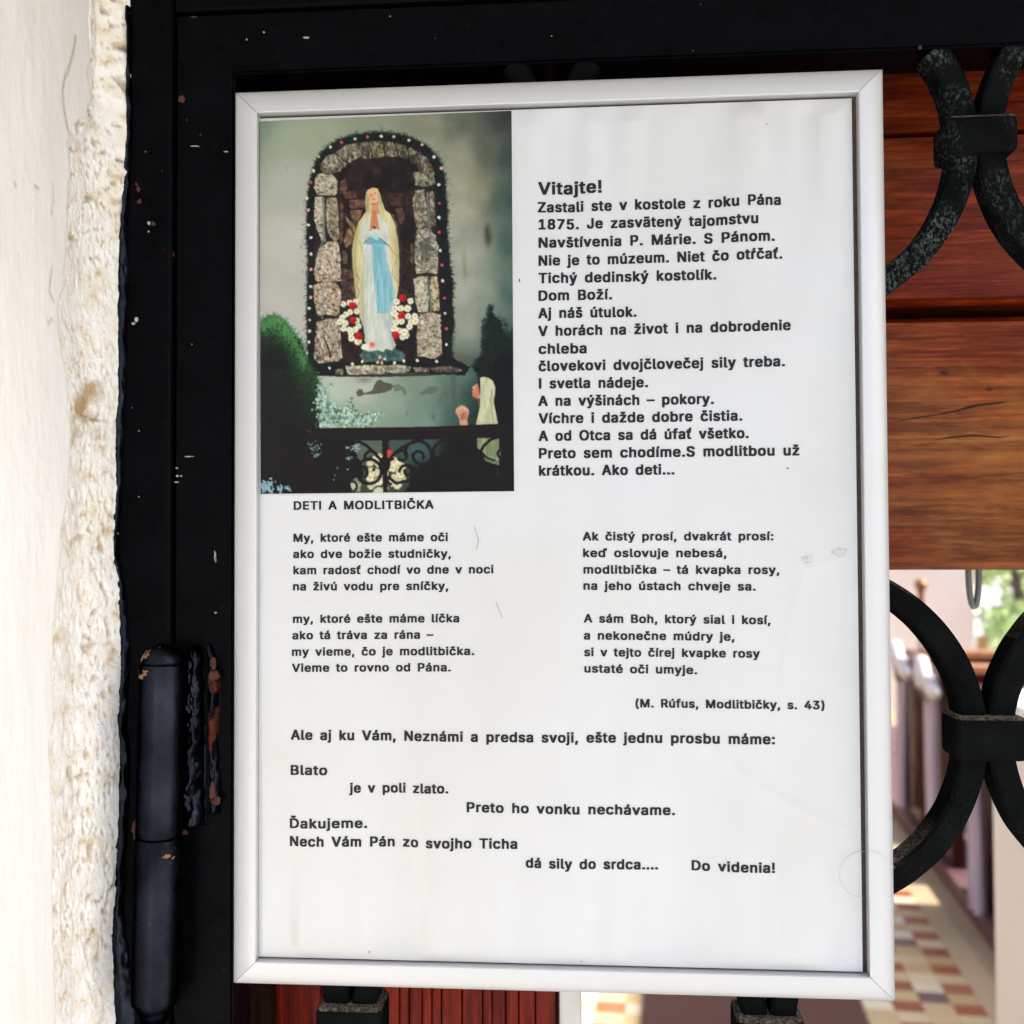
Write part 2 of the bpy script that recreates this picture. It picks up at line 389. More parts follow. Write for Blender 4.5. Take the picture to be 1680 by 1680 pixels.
    # garland of fir round the niche
    out = [(509,606),(507,560),(506,520),(507,470),(508,430),(506,390),(507,350),(508,325),(512,300),(516,283),(522,266),(532,251),(547,239),(563,231),(585,224),(610,220),(635,220),(660,224),
           (682,231),(700,241),(715,256),(726,273),(731,300),(732,325),(735,350),(734,380),(737,410),(739,440),(744,470),(743,500),(746,530),(742,555),(741,575),(744,590),(765,600),(770,612),(520,614)]
    fringe = np.array(out)
    for k in range(2100):
        i = rg.integers(0, 33); t = rg.random()
        p = fringe[i]*(1-t)+fringe[i+1]*t
        c = np.array([622, 420.]); d = p-c; d /= np.hypot(*d)
        th = rg.normal(0, .8); d = np.array([d[0]*np.cos(th)-d[1]*np.sin(th), d[0]*np.sin(th)+d[1]*np.cos(th)])
        L = abs(rg.normal(0, 2.7))+.5
        col = (22, 28, 22) if rg.random() < .8 else (54, 78, 62)
        line([p-d*3, p+d*L], .9, col, .6)
    poly(out, (20, 17, 15), 5., col2=(26, 34, 26), ns=fbm(7, 71))
    for k in range(500):
        i = rg.integers(0, 33); t = rg.random(); p = fringe[i]*(1-t)+fringe[i+1]*t
        q = p+rg.normal(0, 3.5, 2); line([q, q+rg.normal(0, 3, 2)], .9, (36, 52, 40), .4)
    # back of the niche
    D = fbm(14, 81); D2 = fbm(6, 85)
    poly([(556,300),(560,284),(568,270),(585,262),(620,260),(655,262),(673,273),(681,292),(684,420),(688,600),(562,602),(560,420)], (30, 17, 14), 2., col2=(58, 37, 30), ns=D)
    brown = [[(561,300),(570,292),(572,312),(566,322),(560,320)],[(566,318),(585,314),(588,326),(576,330),(568,328)],[(575,330),(600,328),(602,343),(578,345),(574,338)],[(577,347),(598,346),(594,358),(590,366),(580,360)],
             [(568,356),(586,372),(584,384),(572,366)],[(572,378),(577,376),(583,388),(578,402),(570,409),(566,398)],[(560,330),(566,340),(566,360),(565,400),(560,405)],[(563,412),(574,416),(572,434),(566,436),(562,428)],
             [(560,440),(578,446),(582,458),(572,460),(562,470)],[(566,462),(583,466),(586,496),(566,498),(560,480)],[(630,322),(650,318),(672,322),(676,338),(660,340),(636,340)],[(651,345),(661,342),(666,352),(667,366),(660,372),(655,362)],
             [(640,352),(648,354),(655,372),(652,380),(645,366)],[(676,400),(682,405),(680,440),(675,430)],[(658,400),(672,396),(674,470),(660,478)],[(660,478),(684,470),(684,500),(664,502)],[(615,280),(628,276),(626,286),(616,290)]]
    for i, p in enumerate(brown):
        c = [(98,72,60),(84,60,50),(104,74,62),(112,82,70),(134,110,86),(138,108,86),(92,66,56),(86,76,60),(98,76,64),(76,60,54),(66,44,36),(84,62,52),(92,84,72),(86,72,54),(48,33,29),(54,38,34),(62,42,30)][i]
        c = tuple(v*1.28 for v in c); poly(p, c, 3., tex=52, col2=tuple(v*.62 for v in c), ns=D2)
    for p in [[(566,345),(575,360),(585,372)],[(572,330),(602,327)],[(574,346),(600,345)],[(560,405),(570,412),(574,420)]]:
        line(p, 2., (24, 18, 17), .9, 2.)
    line([(568,352),(574,362),(582,370)], 1.6, (98, 106, 92), .8, 2.)
    # dressed stones of the surround
    T1 = fbm(5, 91); T2 = fbm(3, 95); T3 = fbm(4, 99, .7, 1.8)
    def stone(pts, c, c2, wob=3.2, dark=(48, 42, 34), n=26):
        g0 = np.mean(pts, 0); pts = [tuple(g0+(np.array(p)-g0)*1.05) for p in pts]
        mu = np.mean(c); c = tuple((.72*v+.28*mu)*1.16 for v in c); mu = np.mean(c2); c2 = tuple((.72*v+.28*mu)*1.16 for v in c2)
        r = mask([(x+.6, y+1.1) for x, y in pts], wob)
        if r: put(r[0], r[1].astype(float), (26, 22, 18), .9)
        poly(pts, c, wob, col2=c2, ns=T1, tex=46)
        r = mask(pts, wob)
        if r is None: return
        sl, m = r
        put(sl, m*np.clip((T2[sl]-.56)*5, 0, 1), dark, .8)
        put(sl, m*np.clip((T3[sl]-.54)*6, 0, 1), (214, 204, 184), .6)
        keep = img[sl].copy(); pp = np.array(pts); lo, hi = pp.min(0), pp.max(0); th0 = rg.random()*3.14   # chiselled faces: short light and dark cuts
        for k in range(int((hi[0]-lo[0])*(hi[1]-lo[1])/26)):
            q = lo+(hi-lo)*rg.random(2); a = th0+rg.normal(0, .5); L = 1.5+4.5*rg.random(); d = np.array([np.cos(a), np.sin(a)])*L
            line([q, q+d*.5+rg.normal(0, 1, 2), q+d], .8+1.2*rg.random(), tuple(v*1.35+18 for v in c) if rg.random() < .55 else tuple(v*.42 for v in c), .42, 3.)
        img[sl] = np.where(m[..., None], img[sl], keep)
        blob(lo[0]+(hi[0]-lo[0])*.35, lo[1]+(hi[1]-lo[1])*.3, (hi[0]-lo[0])*.3, (hi[1]-lo[1])*.22, (220, 212, 194), .16)
    P = lambda s: [tuple(map(float, q.split(','))) for q in s.split()]
    mortar = (128, 138, 128)
    poly(P('519,288 558,288 560,520 562,596 519,597 517,470'), (44, 37, 31), 2.)
    poly(P('683,300 716,300 722,420 727,590 686,590 682,460'), (42, 37, 31), 2.)
    stone(P('520,292 527,287 548,289 555,300 555,318 550,322 524,322 518,310'), (162, 148, 116), (140, 142, 122))
    stone(P('519,327 531,326 533,350 532,370 535,392 530,396 522,378 518,360'), (156, 146, 122), (172, 160, 132))
    stone(P('538,328 555,328 557,350 559,392 552,398 543,388 538,372'), (144, 128, 98), (108, 92, 70))
    line([(532.5,328),(534,350),(533,378),(535,398)], 4, mortar, .95, 2.); line([(534,380),(532,396),(528,408)], 3, mortar, .8, 2.)
    stone(P('526,412 540,400 556,400 560,424 561,461 538,464 521,462 518,448 521,426'), (172, 158, 134), (156, 134, 106))
    stone(P('517,471 530,467 553,467 561,480 561,516 552,520 538,517 524,519 519,502'), (168, 156, 134), (154, 122, 88))
    line([(532.5,468),(533,500),(531,524)], 3.2, (150, 146, 134), .7, 1.5)
    stone(P('523,532 540,527 559,526 561,560 563,588 556,593 526,597 519,590 520,560'), (160, 148, 126), (132, 114, 94), dark=(52, 40, 32))
    line([(534,556),(540,570),(545,588)], 2.6, (50, 34, 26), .9, 3.); line([(530,540),(546,560),(552,580)], 1.2, (72, 60, 48), .8, 3.)
    arch = ['531,284 527,273 538,259 551,253 562,262 570,271 558,284 543,287', '554,251 570,240 588,236 595,258 576,268 566,262', '591,236 608,234 612,261 598,262', '610,234 628,233 633,259 614,261',
            '631,233 648,235 656,258 636,259', '651,236 668,241 672,262 659,260', '671,243 692,252 688,272 676,268', '690,254 704,262 714,281 692,284 686,276', '681,284 713,284 716,304 700,308 684,306']
    for i, p in enumerate(arch):
        c = [(124,116,88),(116,112,82),(84,84,66),(126,114,76),(100,94,70),(92,86,58),(84,76,54),(92,80,60),(128,126,94)][i]
        stone(P(p), c, tuple(v*.66 for v in c), 4.2, dark=(34, 30, 22))
    line([(560,252),(566,262),(572,272)], 2., (112, 118, 104), .7, 2.)
    stone(P('682,316 698,314 702,345 703,372 688,378 682,360 680,335'), (136, 132, 106), (90, 80, 58), 4., dark=(38, 32, 22))
    stone(P('706,318 714,318 717,372 708,374'), (112, 98, 70), (88, 74, 54), 3.)
    line([(703,318),(704.5,345),(706,370),(709,384)], 4, (112, 124, 122), .95, 2.)
    stone(P('686,382 704,377 716,390 720,405 719,450 700,448 686,450 683,420'), (150, 148, 120), (104, 100, 86), 3.6)
    disc(700, 408, 9, (84, 84, 78), 16, .7, 8., 3.)
    stone(P('681,460 692,456 702,458 705,490 704,512 687,514 684,490'), (156, 152, 128), (170, 160, 136))
    stone(P('709,458 719,456 722,480 723,510 712,512 708,490'), (170, 154, 112), (148, 122, 84))
    line([(704,456),(707,480),(709,514)], 3.4, (118, 128, 116), .9, 2.)
    stone(P('689,520 706,516 724,520 725,548 726,580 716,590 700,586 688,584 687,550'), (158, 152, 130), (142, 118, 92), 3.6)
    # sill
    poly(P('505,596 520,600 690,592 745,590 772,604 764,618 700,614 520,618 505,612'), (18, 20, 17), 4.)
    stone(P('570,603 600,601 632,601 633,615 600,616 574,616'), (158, 154, 126), (126, 116, 88), 2.4)
    stone(P('634,601 655,600 676,603 673,612 655,614 636,613'), (146, 148, 122), (118, 116, 94), 2.4)
    stone(P('680,604 706,606 706,612 684,612'), (128, 112, 88), (94, 82, 66), 2.)
    stone(P('706,606 740,602 760,608 758,611 720,613'), (92, 74, 60), (70, 58, 50), 2.)
    stone(P('515,612 528,612 526,615'), (104, 92, 72), (84, 74, 58), 1.5); stone(P('553,608 565,606 565,616 553,616'), (116, 116, 84), (92, 92, 66), 2.)
    poly(P('513,615 570,617 640,616 700,615 758,611 757,615 700,618 640,620 570,620 516,618'), (34, 28, 24), 2., .8)
    # render below: stained patches
    stainc = (92, 86, 78)
    poly(P('587,645 592,640 597,641 599,646 606,645 612,643 616,634 621,627 626,625 634,629 642,630 647,634 644,641 636,645 626,647 610,649 600,648 596,652 590,652'), stainc, 3., .92, tex=16)
    poly(P('645,634 655,632 664,636 670,646 668,650 660,642 650,644'), (100, 104, 94), 4., .6); poly(P('690,650 700,638 716,636 722,640 712,648 700,648'), (92, 102, 94), 5., .6)
    for (x, y, rx, ry) in [(745,625,5,14),(746,650,2.5,20),(600,625,12,5),(713,685,3,6),(670,680,2,3)]: blob(x, y, rx, ry, (76, 80, 70), .4)
    line([(749,618),(749,690)], 1.2, (80, 96, 88), .5, 2.)
    # foot of the statue
    poly(P('600,574 650,572 668,582 664,594 598,596 592,584'), (48, 76, 72), 4., col2=(92, 126, 116), ns=T1)
    # statue: veil, dress, sash
    cream = (208, 200, 154); cream2 = (180, 172, 122)
    poly(P('606,313 615,309.5 622,311.5 626,319 629.5,333 634,346 642,352 650,368 654,388 656.5,405 657.5,436 657,468 654,488 649,500 648,540 599,540 592,520 588,501 586,489 584,468 581,438 580,414 582,398 585,384 591,366 599,354 603.5,349 601,334 603,319'),
         cream, 1., col2=(216, 210, 172), ns=fbm(10, 111, .5, 3))
    white = (198, 203, 190)
    poly(P('600,362 609,352 615,366 620,352 630,362 640,372 644,394 641,402 644,430 647,470 648,500 646,540 648,560 652,568 646,577 636,574 631,580 622,576 608,579 600,576 596,568 599,540 598,500 597,450 598,404 594,398 594,380'), white, 1., col2=(212, 215, 204), ns=fbm(9, 121, .4, 3))
    sash = (132, 180, 188)
    poly(P('599,401 609,391 616,388 624,391 634,399 638,404 632,405 612,404'), (120, 172, 180), 1.)
    poly(P('612,402 632,402 636,420 640,440 647,466 651,484 650,500 643,496 640,516 622,515 618,484 614,440'), sash, 1., col2=(154, 196, 202), ns=fbm(8, 131, .4, 3))
    poly(P('610,390 615,382 621,384 628,394 620,396'), (188, 208, 208), 1.)
    for p, w, c, a in [([(598,402),(608,392)], 1.6, (88,122,116), .8), ([(624,392),(640,405)], 1.8, (84,116,108), .8), ([(593,398),(597,414)], 1.4, (150,138,92), .7), ([(590,372),(586,400),(585,440),(588,490)], 1.6, (176,168,118), .7),
                       ([(640,404),(650,420),(656,424)], 1.2, (150,132,84), .9), ([(655,425),(648,440),(646,452),(656,466)], 1.3, (150,132,84), .9), ([(586,450),(591,460),(588,470),(592,480),(589,492)], 1.8, (150,132,76), .85), ([(583,430),(589,452),(591,458)], 1.2, (170,156,104), .8),
                       ([(605,410),(605,470),(604,560)], 1.6, (186,192,182), .8), ([(615,480),(617,530),(619,572)], 1.6, (184,190,180), .8), ([(628,516),(628,560),(632,576)], 1.5, (188,194,186), .8), ([(599,420),(599,500),(600,560)], 1.3, (182,178,158), .9),
                       ([(640,520),(641,560)], 1.5, (184,196,194), .8), ([(626,410),(632,470),(634,512)], 1.2, (112,166,178), .8), ([(636,424),(644,470),(648,490)], 1.6, (206,220,220), .8), ([(638,430),(646,480)], 1., (118,170,182), .7), ([(640,380),(646,400)], 1.5, (190,180,134), .6),
                       ([(622,515),(640,514)], 1.2, (170,140,150), .6), ([(604,360),(602,380)], 1.5, (190,192,176), .6), ([(636,364),(642,384)], 1.4, (192,188,150), .7)]:
        line(p, w, c, a, 1.)
    skin = (222, 180, 148)
    poly(P('611,334 624,332 625,345 626,352 618,356 612,352'), (206, 160, 122), .6)
    poly(P('606,319 609,312.5 614,310.5 620,312 622.5,319 622.5,328 620,334 615.5,336.5 611,334 607.5,327'), skin, .5)
    poly(P('607,313 614,309.5 621,311 624,316 620,315.5 612,313.5 607,318'), (214, 188, 140), .5)
    poly(P('622,316 626,320 629,334 628,342 625,336 623,330'), cream2, .5); poly(P('602,322 606,318 607.5,330 609,345 605,349 602,340'), cream2, .5)
    blob(610.8, 321.8, 1.7, 1.2, (128, 84, 64), .8); blob(617.8, 318.6, 1.6, 1.1, (140, 88, 66), .8)
    line([(613,321),(614.2,326)], 1., (176, 116, 88), .8); line([(612.6,329.3),(617.6,328.8)], 1.3, (172, 92, 82), .9)
    blob(616, 336.5, 6, 1.6, (178, 104, 74), .75); blob(608.5, 328, 1.2, 4, (176, 116, 84), .6)
    poly(P('611.5,356 615.5,350 619,350 622,360 624,374 625,380 621,378 617,370 613,378 609,381 610,370'), (202, 140, 92), .5)
    poly(P('613.6,376 616,371 620,376.5 618,378'), (104, 56, 38), .4); line([(616.3,352),(616,370)], .8, (160, 100, 64), .7)
    line([(609,381),(614,376)], 1.2, (150, 90, 60), .7)
    # cloth folds: many soft strokes following the fall of the robe
    for k in range(260):
        y = 405+rg.random()*165; x = 584+rg.random()*72; t = (x-620)/36
        lite = rg.random() < .45; inn = 601 < x < 644
        c = ((226, 230, 220) if inn else (226, 220, 180)) if lite else ((160, 168, 156) if inn else (158, 148, 98))
        if 612+(y-402)*.06 < x < 634+(y-402)*.12 and y < 514: c = (170, 208, 214) if lite else (104, 154, 168)
        if 600 < y or (x < 598 and y > 505) or (x > 650 and y > 485): continue
        L = 10+rg.random()*26; line([(x, y), (x+t*1.5+rg.normal(0, .6), y+L*.5), (x+t*3+rg.normal(0, 1), min(574, y+L))], .8+rg.random()*1.4, c, .22)
    # soft modelling of the statue: the sides turn away from the flash
    for (x, y, rx, ry, c, a) in [(584,430,5,60,(150,138,88),.45),(588,380,7,24,(168,156,104),.4),(655,430,4,50,(150,136,92),.45),(652,395,5,20,(160,148,104),.35),(597,500,4,60,(150,150,128),.35),(646,545,5,34,(140,152,150),.5),(600,545,3,40,(150,156,146),.4),
                             (604,392,8,5,(170,176,164),.5),(638,392,7,6,(174,178,160),.5),(621,420,5,30,(118,170,180),.25),(645,490,4,22,(112,164,176),.4),(616,350,7,4,(172,116,84),.5),(605,345,3,14,(164,154,104),.6),(630,345,3,12,(176,166,116),.5),(617,566,22,7,(170,178,170),.35)]: blob(x, y, rx, ry, c, a)
    # flowers
    def daisy(x, y, r=4.6, c=(236, 231, 212)):
        r *= 1.18
        n = 8; a0 = rg.random()*6
        disc(x+.6, y+.8, r*.95, (70, 74, 52), a=.55, soft=2)
        for k in range(n):
            a = a0+k*2*np.pi/n+rg.normal(0, .1); q = r*(.62+rg.random()*.1)
            disc(x+np.cos(a)*q, y+np.sin(a)*q, r*.34, np.array(c)*(1-.12*rg.random()), soft=1.)
        disc(x, y, r*.5, np.array(c)*.96, soft=1.); disc(x+rg.normal(0, .4), y+rg.normal(0, .4), r*.27, (206, 164, 70))
    def rose(x, y, r=6.):
        disc(x, y, r, (190, 22, 28), wob=3.); disc(x+1, y+1, r*.5, (150, 10, 18), a=.7, wob=2.); disc(x-1.5, y-1.8, r*.3, (222, 60, 60), a=.7)
    poly(P('560,498 588,500 592,520 600,545 602,575 594,568 578,560 566,542 560,526'), (34, 44, 30), 4.); poly(P('652,492 682,492 690,520 684,540 668,560 652,562 646,548 650,520'), (34, 40, 30), 4.)
    for q in [(566,501),(576,499),(586,497),(577,514),(570,518),(564,523),(588,513),(560,530),(569,532),(566,541),(576,543),(591,537),(585,543),(578,549),(579,557),(590,561),(588,528),(600,571)]: daisy(*q, 4.4+rg.random()*.8)
    for q in [(653,497),(676,496),(650,508),(660,508),(671,508),(649,516),(655,521),(672,521),(683,521),(652,531),(661,529),(677,530),(684,529),(649,541),(657,545),(667,547),(674,538),(663,555),(668,552)]: daisy(*q, 4.6+rg.random()*.8)
    daisy(590, 562, 5.6); daisy(666, 547, 5.6)
    for q in [(580.9,503.9),(581.6,527.2),(591.8,553.9),(663.3,491),(661.2,519.5),(651.8,551.6)]: rose(*q)
    disc(613, 568, 5, (222, 150, 122), wob=2.); disc(613.5, 566.5, 2.4, (196, 92, 78), wob=1.); disc(603, 571, 5, (222, 218, 198), wob=2.)
    # bulbs of the garland
    wh = [(585,229.5),(628,225),(673,232),(545,243),(516.5,282),(506,327),(508,371),(512,392),(512.5,419),(512,472),(509,508),(510,545),(509,563),(505.5,580),(509.5,602),(543,606),(581,599),(597,595),(634,591),(650,597),(665,594),(687,593),(718,595),
          (714,259),(722,305),(722,359),(724,413),(728,463),(732,516),(734,567)]
    pk = [(525,259),(508,347),(512,444),(512,490),(510,527),(626,588),(629,597),(622,596),(695,239),(649,225.5),(726,278)]
    rd = [(563,235),(605.5,226),(512,301),(723,335),(723,383),(727,437),(731,491),(734,541)]
    for l, c in ((wh, (220, 220, 210)), (pk, (218, 178, 168)), (rd, (206, 92, 100))):
        for (x, y) in l: disc(x, y, 2.5, c, 2.3+rg.random()*.7, wob=2.5)
    # shrub on the left
    sh = P('424,538 434,530 446,525 456,526 466,532 474,542 482,552 492,564 497,580 506,600 514,612 521,628 524,650 524,690 510,708 424,712')
    for k in range(900):
        i = rg.integers(0, 13); t = rg.random(); p = np.array(sh[i])*(1-t)+np.array(sh[i+1])*t
        line([p+rg.normal(0, 2, 2), p+rg.normal(0, 4, 2)+(1.5, -2.5)], 1., (66, 112, 70) if p[1] < 560 else (34, 72, 46), .6)
    poly(sh, (24, 38, 24), 8.)
    for k in range(5200):
        x = 428+rg.random()*98; y = 526+rg.random()*180
        top = np.interp(x, [428, 446, 460, 482, 497, 512, 524], [532, 525, 527, 552, 582, 610, 645])
        if y < top: continue
        dpt = (y-top)
        g = np.clip(1-dpt/60, 0, 1)+.35*np.clip(1-abs(x-(470+(y-560)*.35))/20, 0, 1)*(y < 690)
        c = np.array([16, 20, 14])+np.array([52, 110, 56])*g*(.4+.8*rg.random())
        a = rg.normal(-1.1, .7); L = 2+rg.random()*4
        line([(x, y), (x+np.cos(a)*L, y+np.sin(a)*L)], 1.1, c, .75)
    for k in range(700):
        x = 428+rg.random()*74; top = np.interp(x, [428, 446, 460, 482, 497, 512], [532, 525, 527, 552, 582, 610]); y = top+abs(rg.normal(0, 13))
        a = rg.normal(-1.2, .6); L = 2+rg.random()*3; line([(x, y), (x+np.cos(a)*L, y+np.sin(a)*L)], 1., (70+rg.random()*40, 128+rg.random()*36, 74+rg.random()*20), .6)
    yy = np.clip((YY-600)/80, 0, 1)*(XX < 520)*(YY > 560)
    for k in range(240):
        x = 430+rg.random()*80; y = 610+rg.random()*90; line([(x, y), (x+3+rg.random()*6, y-1-rg.random()*2)], 1., (44, 70, 54), .5, 1.)
    blob(455, 700, 40, 34, (22, 15, 13), .95); blob(440, 650, 14, 60, (16, 20, 15), .5)
    # conifer on the right
    co = P('806,505 803,520 800,532 796,546 800,556 792,566 796,580 784,596 778,606 786,614 788,626 800,640 846,640 846,540 838,560 826,552 822,530 812,520')
    for k in range(1500):
        i = rg.integers(0, 15); t = rg.random(); p = np.array(co[i if i != 12 else 3])*(1-t)+np.array(co[(i+1) if i != 12 else 4])*t
        a = rg.normal(-1.4, .8); L = 2+rg.random()*6
        line([p, p+(np.cos(a)*L, np.sin(a)*L)], 1., (30, 52, 42), .55)
    poly(co, (14, 23, 18), 8., .93); 
    for k in range(900):
        x = 790+rg.random()*55; y = 520+rg.random()*100
        a = rg.normal(-1.3, .6); L = 2+rg.random()*5
        if y > 512+abs(x-810)*1.0: line([(x, y), (x+np.cos(a)*L, y+np.sin(a)*L)], 1., (18, 30, 24) if rg.random() < .7 else (52, 74, 62), .5)
    for (x, y, rx, ry, a) in [(826,660,26,60,.97),(840,620,20,30,.9),(800,640,10,20,.5),(800,690,14,24,.8),(775,690,8,20,.3)]: blob(x, y, rx, ry, (7, 9, 8), a)
    poly(P('812,590 846,590 846,720 806,720 800,660'), (7, 9, 8), 8., .93)
    # everything below the rail
    poly(P('424,700 520,706 590,716 846,712 846,815 424,815'), (21, 13, 12), 3.)
    poly(P('588,716 636,716 636,760 600,770 585,740'), (104, 116, 104), 6., .9); poly(P('640,716 740,716 735,740 700,760 660,775 640,760'), (74, 98, 96), 8., .9)
    for (x, y, rx, ry, a) in [(742,745,26,30,.95),(720,790,50,26,.98),(690,782,24,16,.9),(760,730,20,20,.9),(600,790,10,20,.4)]: blob(x, y, rx, ry, (10, 12, 13), a)
    blob(690, 735, 26, 14, (76, 102, 102), .5)
    # white leaved creeper
    def leaf(x, y, c, L=4.2):
        a = rg.random()*6.28; w = L*(.4+.25*rg.random())
        d = np.array([np.cos(a), np.sin(a)]); n = np.array([-d[1], d[0]]); p = np.array([x, y])
        poly([p-d*L*.8, p+n*w, p+d*L, p-n*w], np.array(c)*(.8+.25*rg.random()), .8)
    reg = [(527,640,6,8,30),(530,655,9,12,70),(535,672,11,14,120),(545,688,16,12,170),(556,680,18,12,90),(575,670,6,10,40),(578,688,16,12,160),(592,692,14,8,90),(604,690,12,8,60),(616,683,8,5,26),(628,682,4,4,12),(537,642,4,4,10),(545,634,3,4,6)]
    for (x, y, rx, ry, n) in reg:
        blob(x, y, rx*.8, ry*.8, (62, 96, 74), .75)
        for k in range(int(n*.62)): leaf(x+rg.normal(0, rx*.55), min(703, y+rg.normal(0, ry*.55)), (188, 212, 198) if rg.random() < .82 else (92, 132, 104), 3.6)
    for (x, y, r, n) in [(520,735,10,30),(512,728,12,16),(582,735,9,40),(590,730,8,20),(522,745,6,16),(572,752,7,14),(560,770,16,8)]:
        for k in range(int(n*.6)): leaf(x+rg.normal(0, r*.6), max(724, y+rg.normal(0, r*.5)), (146, 176, 164), 2.8)
    for (x, y, r, n) in [(440,795,8,26),(434,800,6,20),(462,802,5,10),(474,801,3,6),(444,806,6,10)]:
        for k in range(n): leaf(x+rg.normal(0, r*.55), y+rg.normal(0, r*.6), (150, 190, 194), 4.)
    # bunch of daisies behind the rail
    poly(P('600,752 628,742 660,748 676,770 672,800 660,812 590,812 582,800 598,786'), (66, 76, 52), 6.)
    for k in range(60):
        x = 604+rg.random()*66; y = 750+rg.random()*58
        if (x-634)**2/34**2+(y-782)**2/33**2 < 1: daisy(x, y, 4.2+rg.random()*1.6, (212, 214, 186))
    for q in [(610,784),(656,764),(646,768),(660,778),(646,792),(654,796),(585,797),(624,790)]: daisy(q[0], q[1], 6.2, (222, 222, 196))
    disc(640, 745, 8, (198, 72, 58), 6, wob=3.); disc(625, 747, 3, (206, 170, 140), wob=2.)
    poly(P('576,790 588,784 596,796 592,808 580,806'), (170, 178, 156), 4., .7)
    # kneeling figure
    veil = (198, 199, 170)
    poly(P('789,621 796,620 803,621.5 810,627 813.5,636 813,648 811,660 814,676 818.5,698 781.5,699 786,680 789,664 788,645 787.5,632'), veil, 1., col2=(178, 180, 146), ns=fbm(10, 141, .5, 2))
    line([(808,640),(806,662),(811,697)], 2.2, (150, 150, 110), .8, 1.); line([(796,680),(801,664)], 1.4, (224, 222, 190), .7)
    poly(P('784,629 789,625 789,650 786,647 786,636'), (28, 17, 14), .5)
    poly(P('785,630 787.5,640 788,655 784,655.5 779,653 776,650 777,646.5 775.5,643 777.5,641 775.3,638.2 779,634 782,632'), (200, 136, 106), .5); blob(779, 637, 2, 2, (226, 196, 168), .8); blob(781, 651, 3, 3, (176, 92, 70), .7); blob(784, 640, 1.5, 5, (170, 100, 78), .5)
    poly(P('784,655 788,655 788,668 785,664'), (120, 80, 62), .5)
    poly(P('750,672 754,668 759,666 765,667.5 770,673 771,678 768,688 768.5,700 756,700 755.5,689 752,683 749,678'), (198, 156, 130), .8)
    for x in (754, 758, 762, 766): line([(x, 669), (x-.3, 676)], .8, (150, 104, 84), .8)
    for x in (752, 756, 760, 764, 768): disc(x, 670.5+abs(x-760)*.35, 1.9, (220, 190, 166), a=.8)
    poly(P('755,680 768,677 767,690 757,690'), (172, 112, 88), 1., .7)
    line([(762,678),(760,690)], 1.2, (118, 64, 50), .8); line([(756,697),(769,696)], 1.6, (176, 158, 126), .9)
    poly(P('783.8,716 819.6,716 819.6,764 808,761 796.5,756 795,747 784,735'), (150, 160, 126), 1., col2=(126, 138, 102), ns=fbm(8, 151, .4, 2))
    for x in (800, 806, 812): line([(x, 720), (x+1, 758)], 1.6, (108, 120, 88), .7, 1.)
    line([(784,724),(792,726)], 1.2, (96, 104, 78), .7); poly(P('796,748 808,755 819,756 819,764 797,757'), (112, 120, 104), 1., .8)
    disc(817.5, 776, 3, (50, 54, 52), 6, .7, 2., 2.); disc(820.5, 745, 2.5, (112, 122, 104), 5, .7)
    # iron rail with scrolls
    iron = (25, 15, 14)
    poly(P('503,706 520,703.5 636,702.5 720,701 818,696.5 846,696 846,718 740,721 636,723 503,725 498,716'), iron, .6)
    line([(506,708),(520,710),(636,708.5),(780,704)], 1.3, (66, 46, 44), .75, .6); line([(504,706.5),(512,710)], 1.4, (150, 150, 150), .6)
    poly(P('629.5,722 637,722 639,812 631,812'), iron, .4); disc(634, 762, 9, iron, 13)
    pl = lambda p, w=4.4: line(p, w, iron)
    pl([(562,733),(575,728),(592,726),(604,732),(616,743),(626,754),(630,764)])
    pl(arc(611, 751, 10, -10, -200)+arc(607, 749, 6, 170, 40)); pl(arc(597, 774, 19, 60, -10, 19)[::-1][:2]); 
    pl(arc(608, 774, 20, -30, 330)); pl(arc(596, 776, 10, -140, 60, 9)); pl([(588,771),(594,766)])
    pl(arc(577, 752, 9, -180, 60)); pl([(512,734),(524,726)], 3.2)
    pl(arc(688, 745, 21, 175, 360-5)); pl([(636,762),(648,746),(664,734),(676,728),(690,724),(700,728),(708,738),(711,748)])
    pl(arc(694, 746, 17, 0, 180, 15)); pl(arc(689, 750, 9, -180, 20, 8)); disc(711.5, 744, 5, iron)
    pl([(711,744),(716,732),(728,724),(745,723)]); pl([(712,745),(716,752),(726,760)])
    pl(arc(662, 748, 8, -150, 130)); pl(arc(655, 775, 23, 120, 250)); pl(arc(668, 774, 10, 180, 380)); pl(arc(666, 776, 14, -60, 100)); pl([(641,784),(652,793),(664,791)])
    pl(arc(672, 774, 6, 60, 190))
    pl([(788,744),(795,732),(806,722),(818,718)]); pl([(790,741),(800,752),(812,756)], 2.6); pl(arc(823, 745, 6, 120, 250), 3.2)
    pl(arc(580, 798, 8, -100, 60), 3.4)
    # dark rim of the exposure along the left and right edges, then film grain
    img[:] = img+(rg.normal(0, 1, (H, W))*3.2)[..., None]+rg.normal(0, 1.4, (H, W, 3))
    out_img = img.reshape(H//S, S, W//S, S, 3).mean((1, 3))
    q = np.pad(out_img, ((1, 1), (1, 1), (0, 0)), 'edge'); out_img = out_img*.6+.1*(q[:-2, 1:-1]+q[2:, 1:-1]+q[1:-1, :-2]+q[1:-1, 2:])+rg.normal(0, 2.2, out_img.shape)
    out_img = 255*(np.clip(out_img, 0, 255)/255)**1.22            # the print has gone contrasty
    return np.clip(out_img, 3, 245)

# ================================================================ THE SETTING
YG = .014                                          # front face of the iron gate
ZT = at(840, 840, 0).z
pav = mesh('ground', [(-150, -300, GZ), (150, -300, GZ), (150, 300, GZ), (-150, 300, GZ)], [(0, 1, 2, 3)], M_paving); tag(pav, kind='structure')

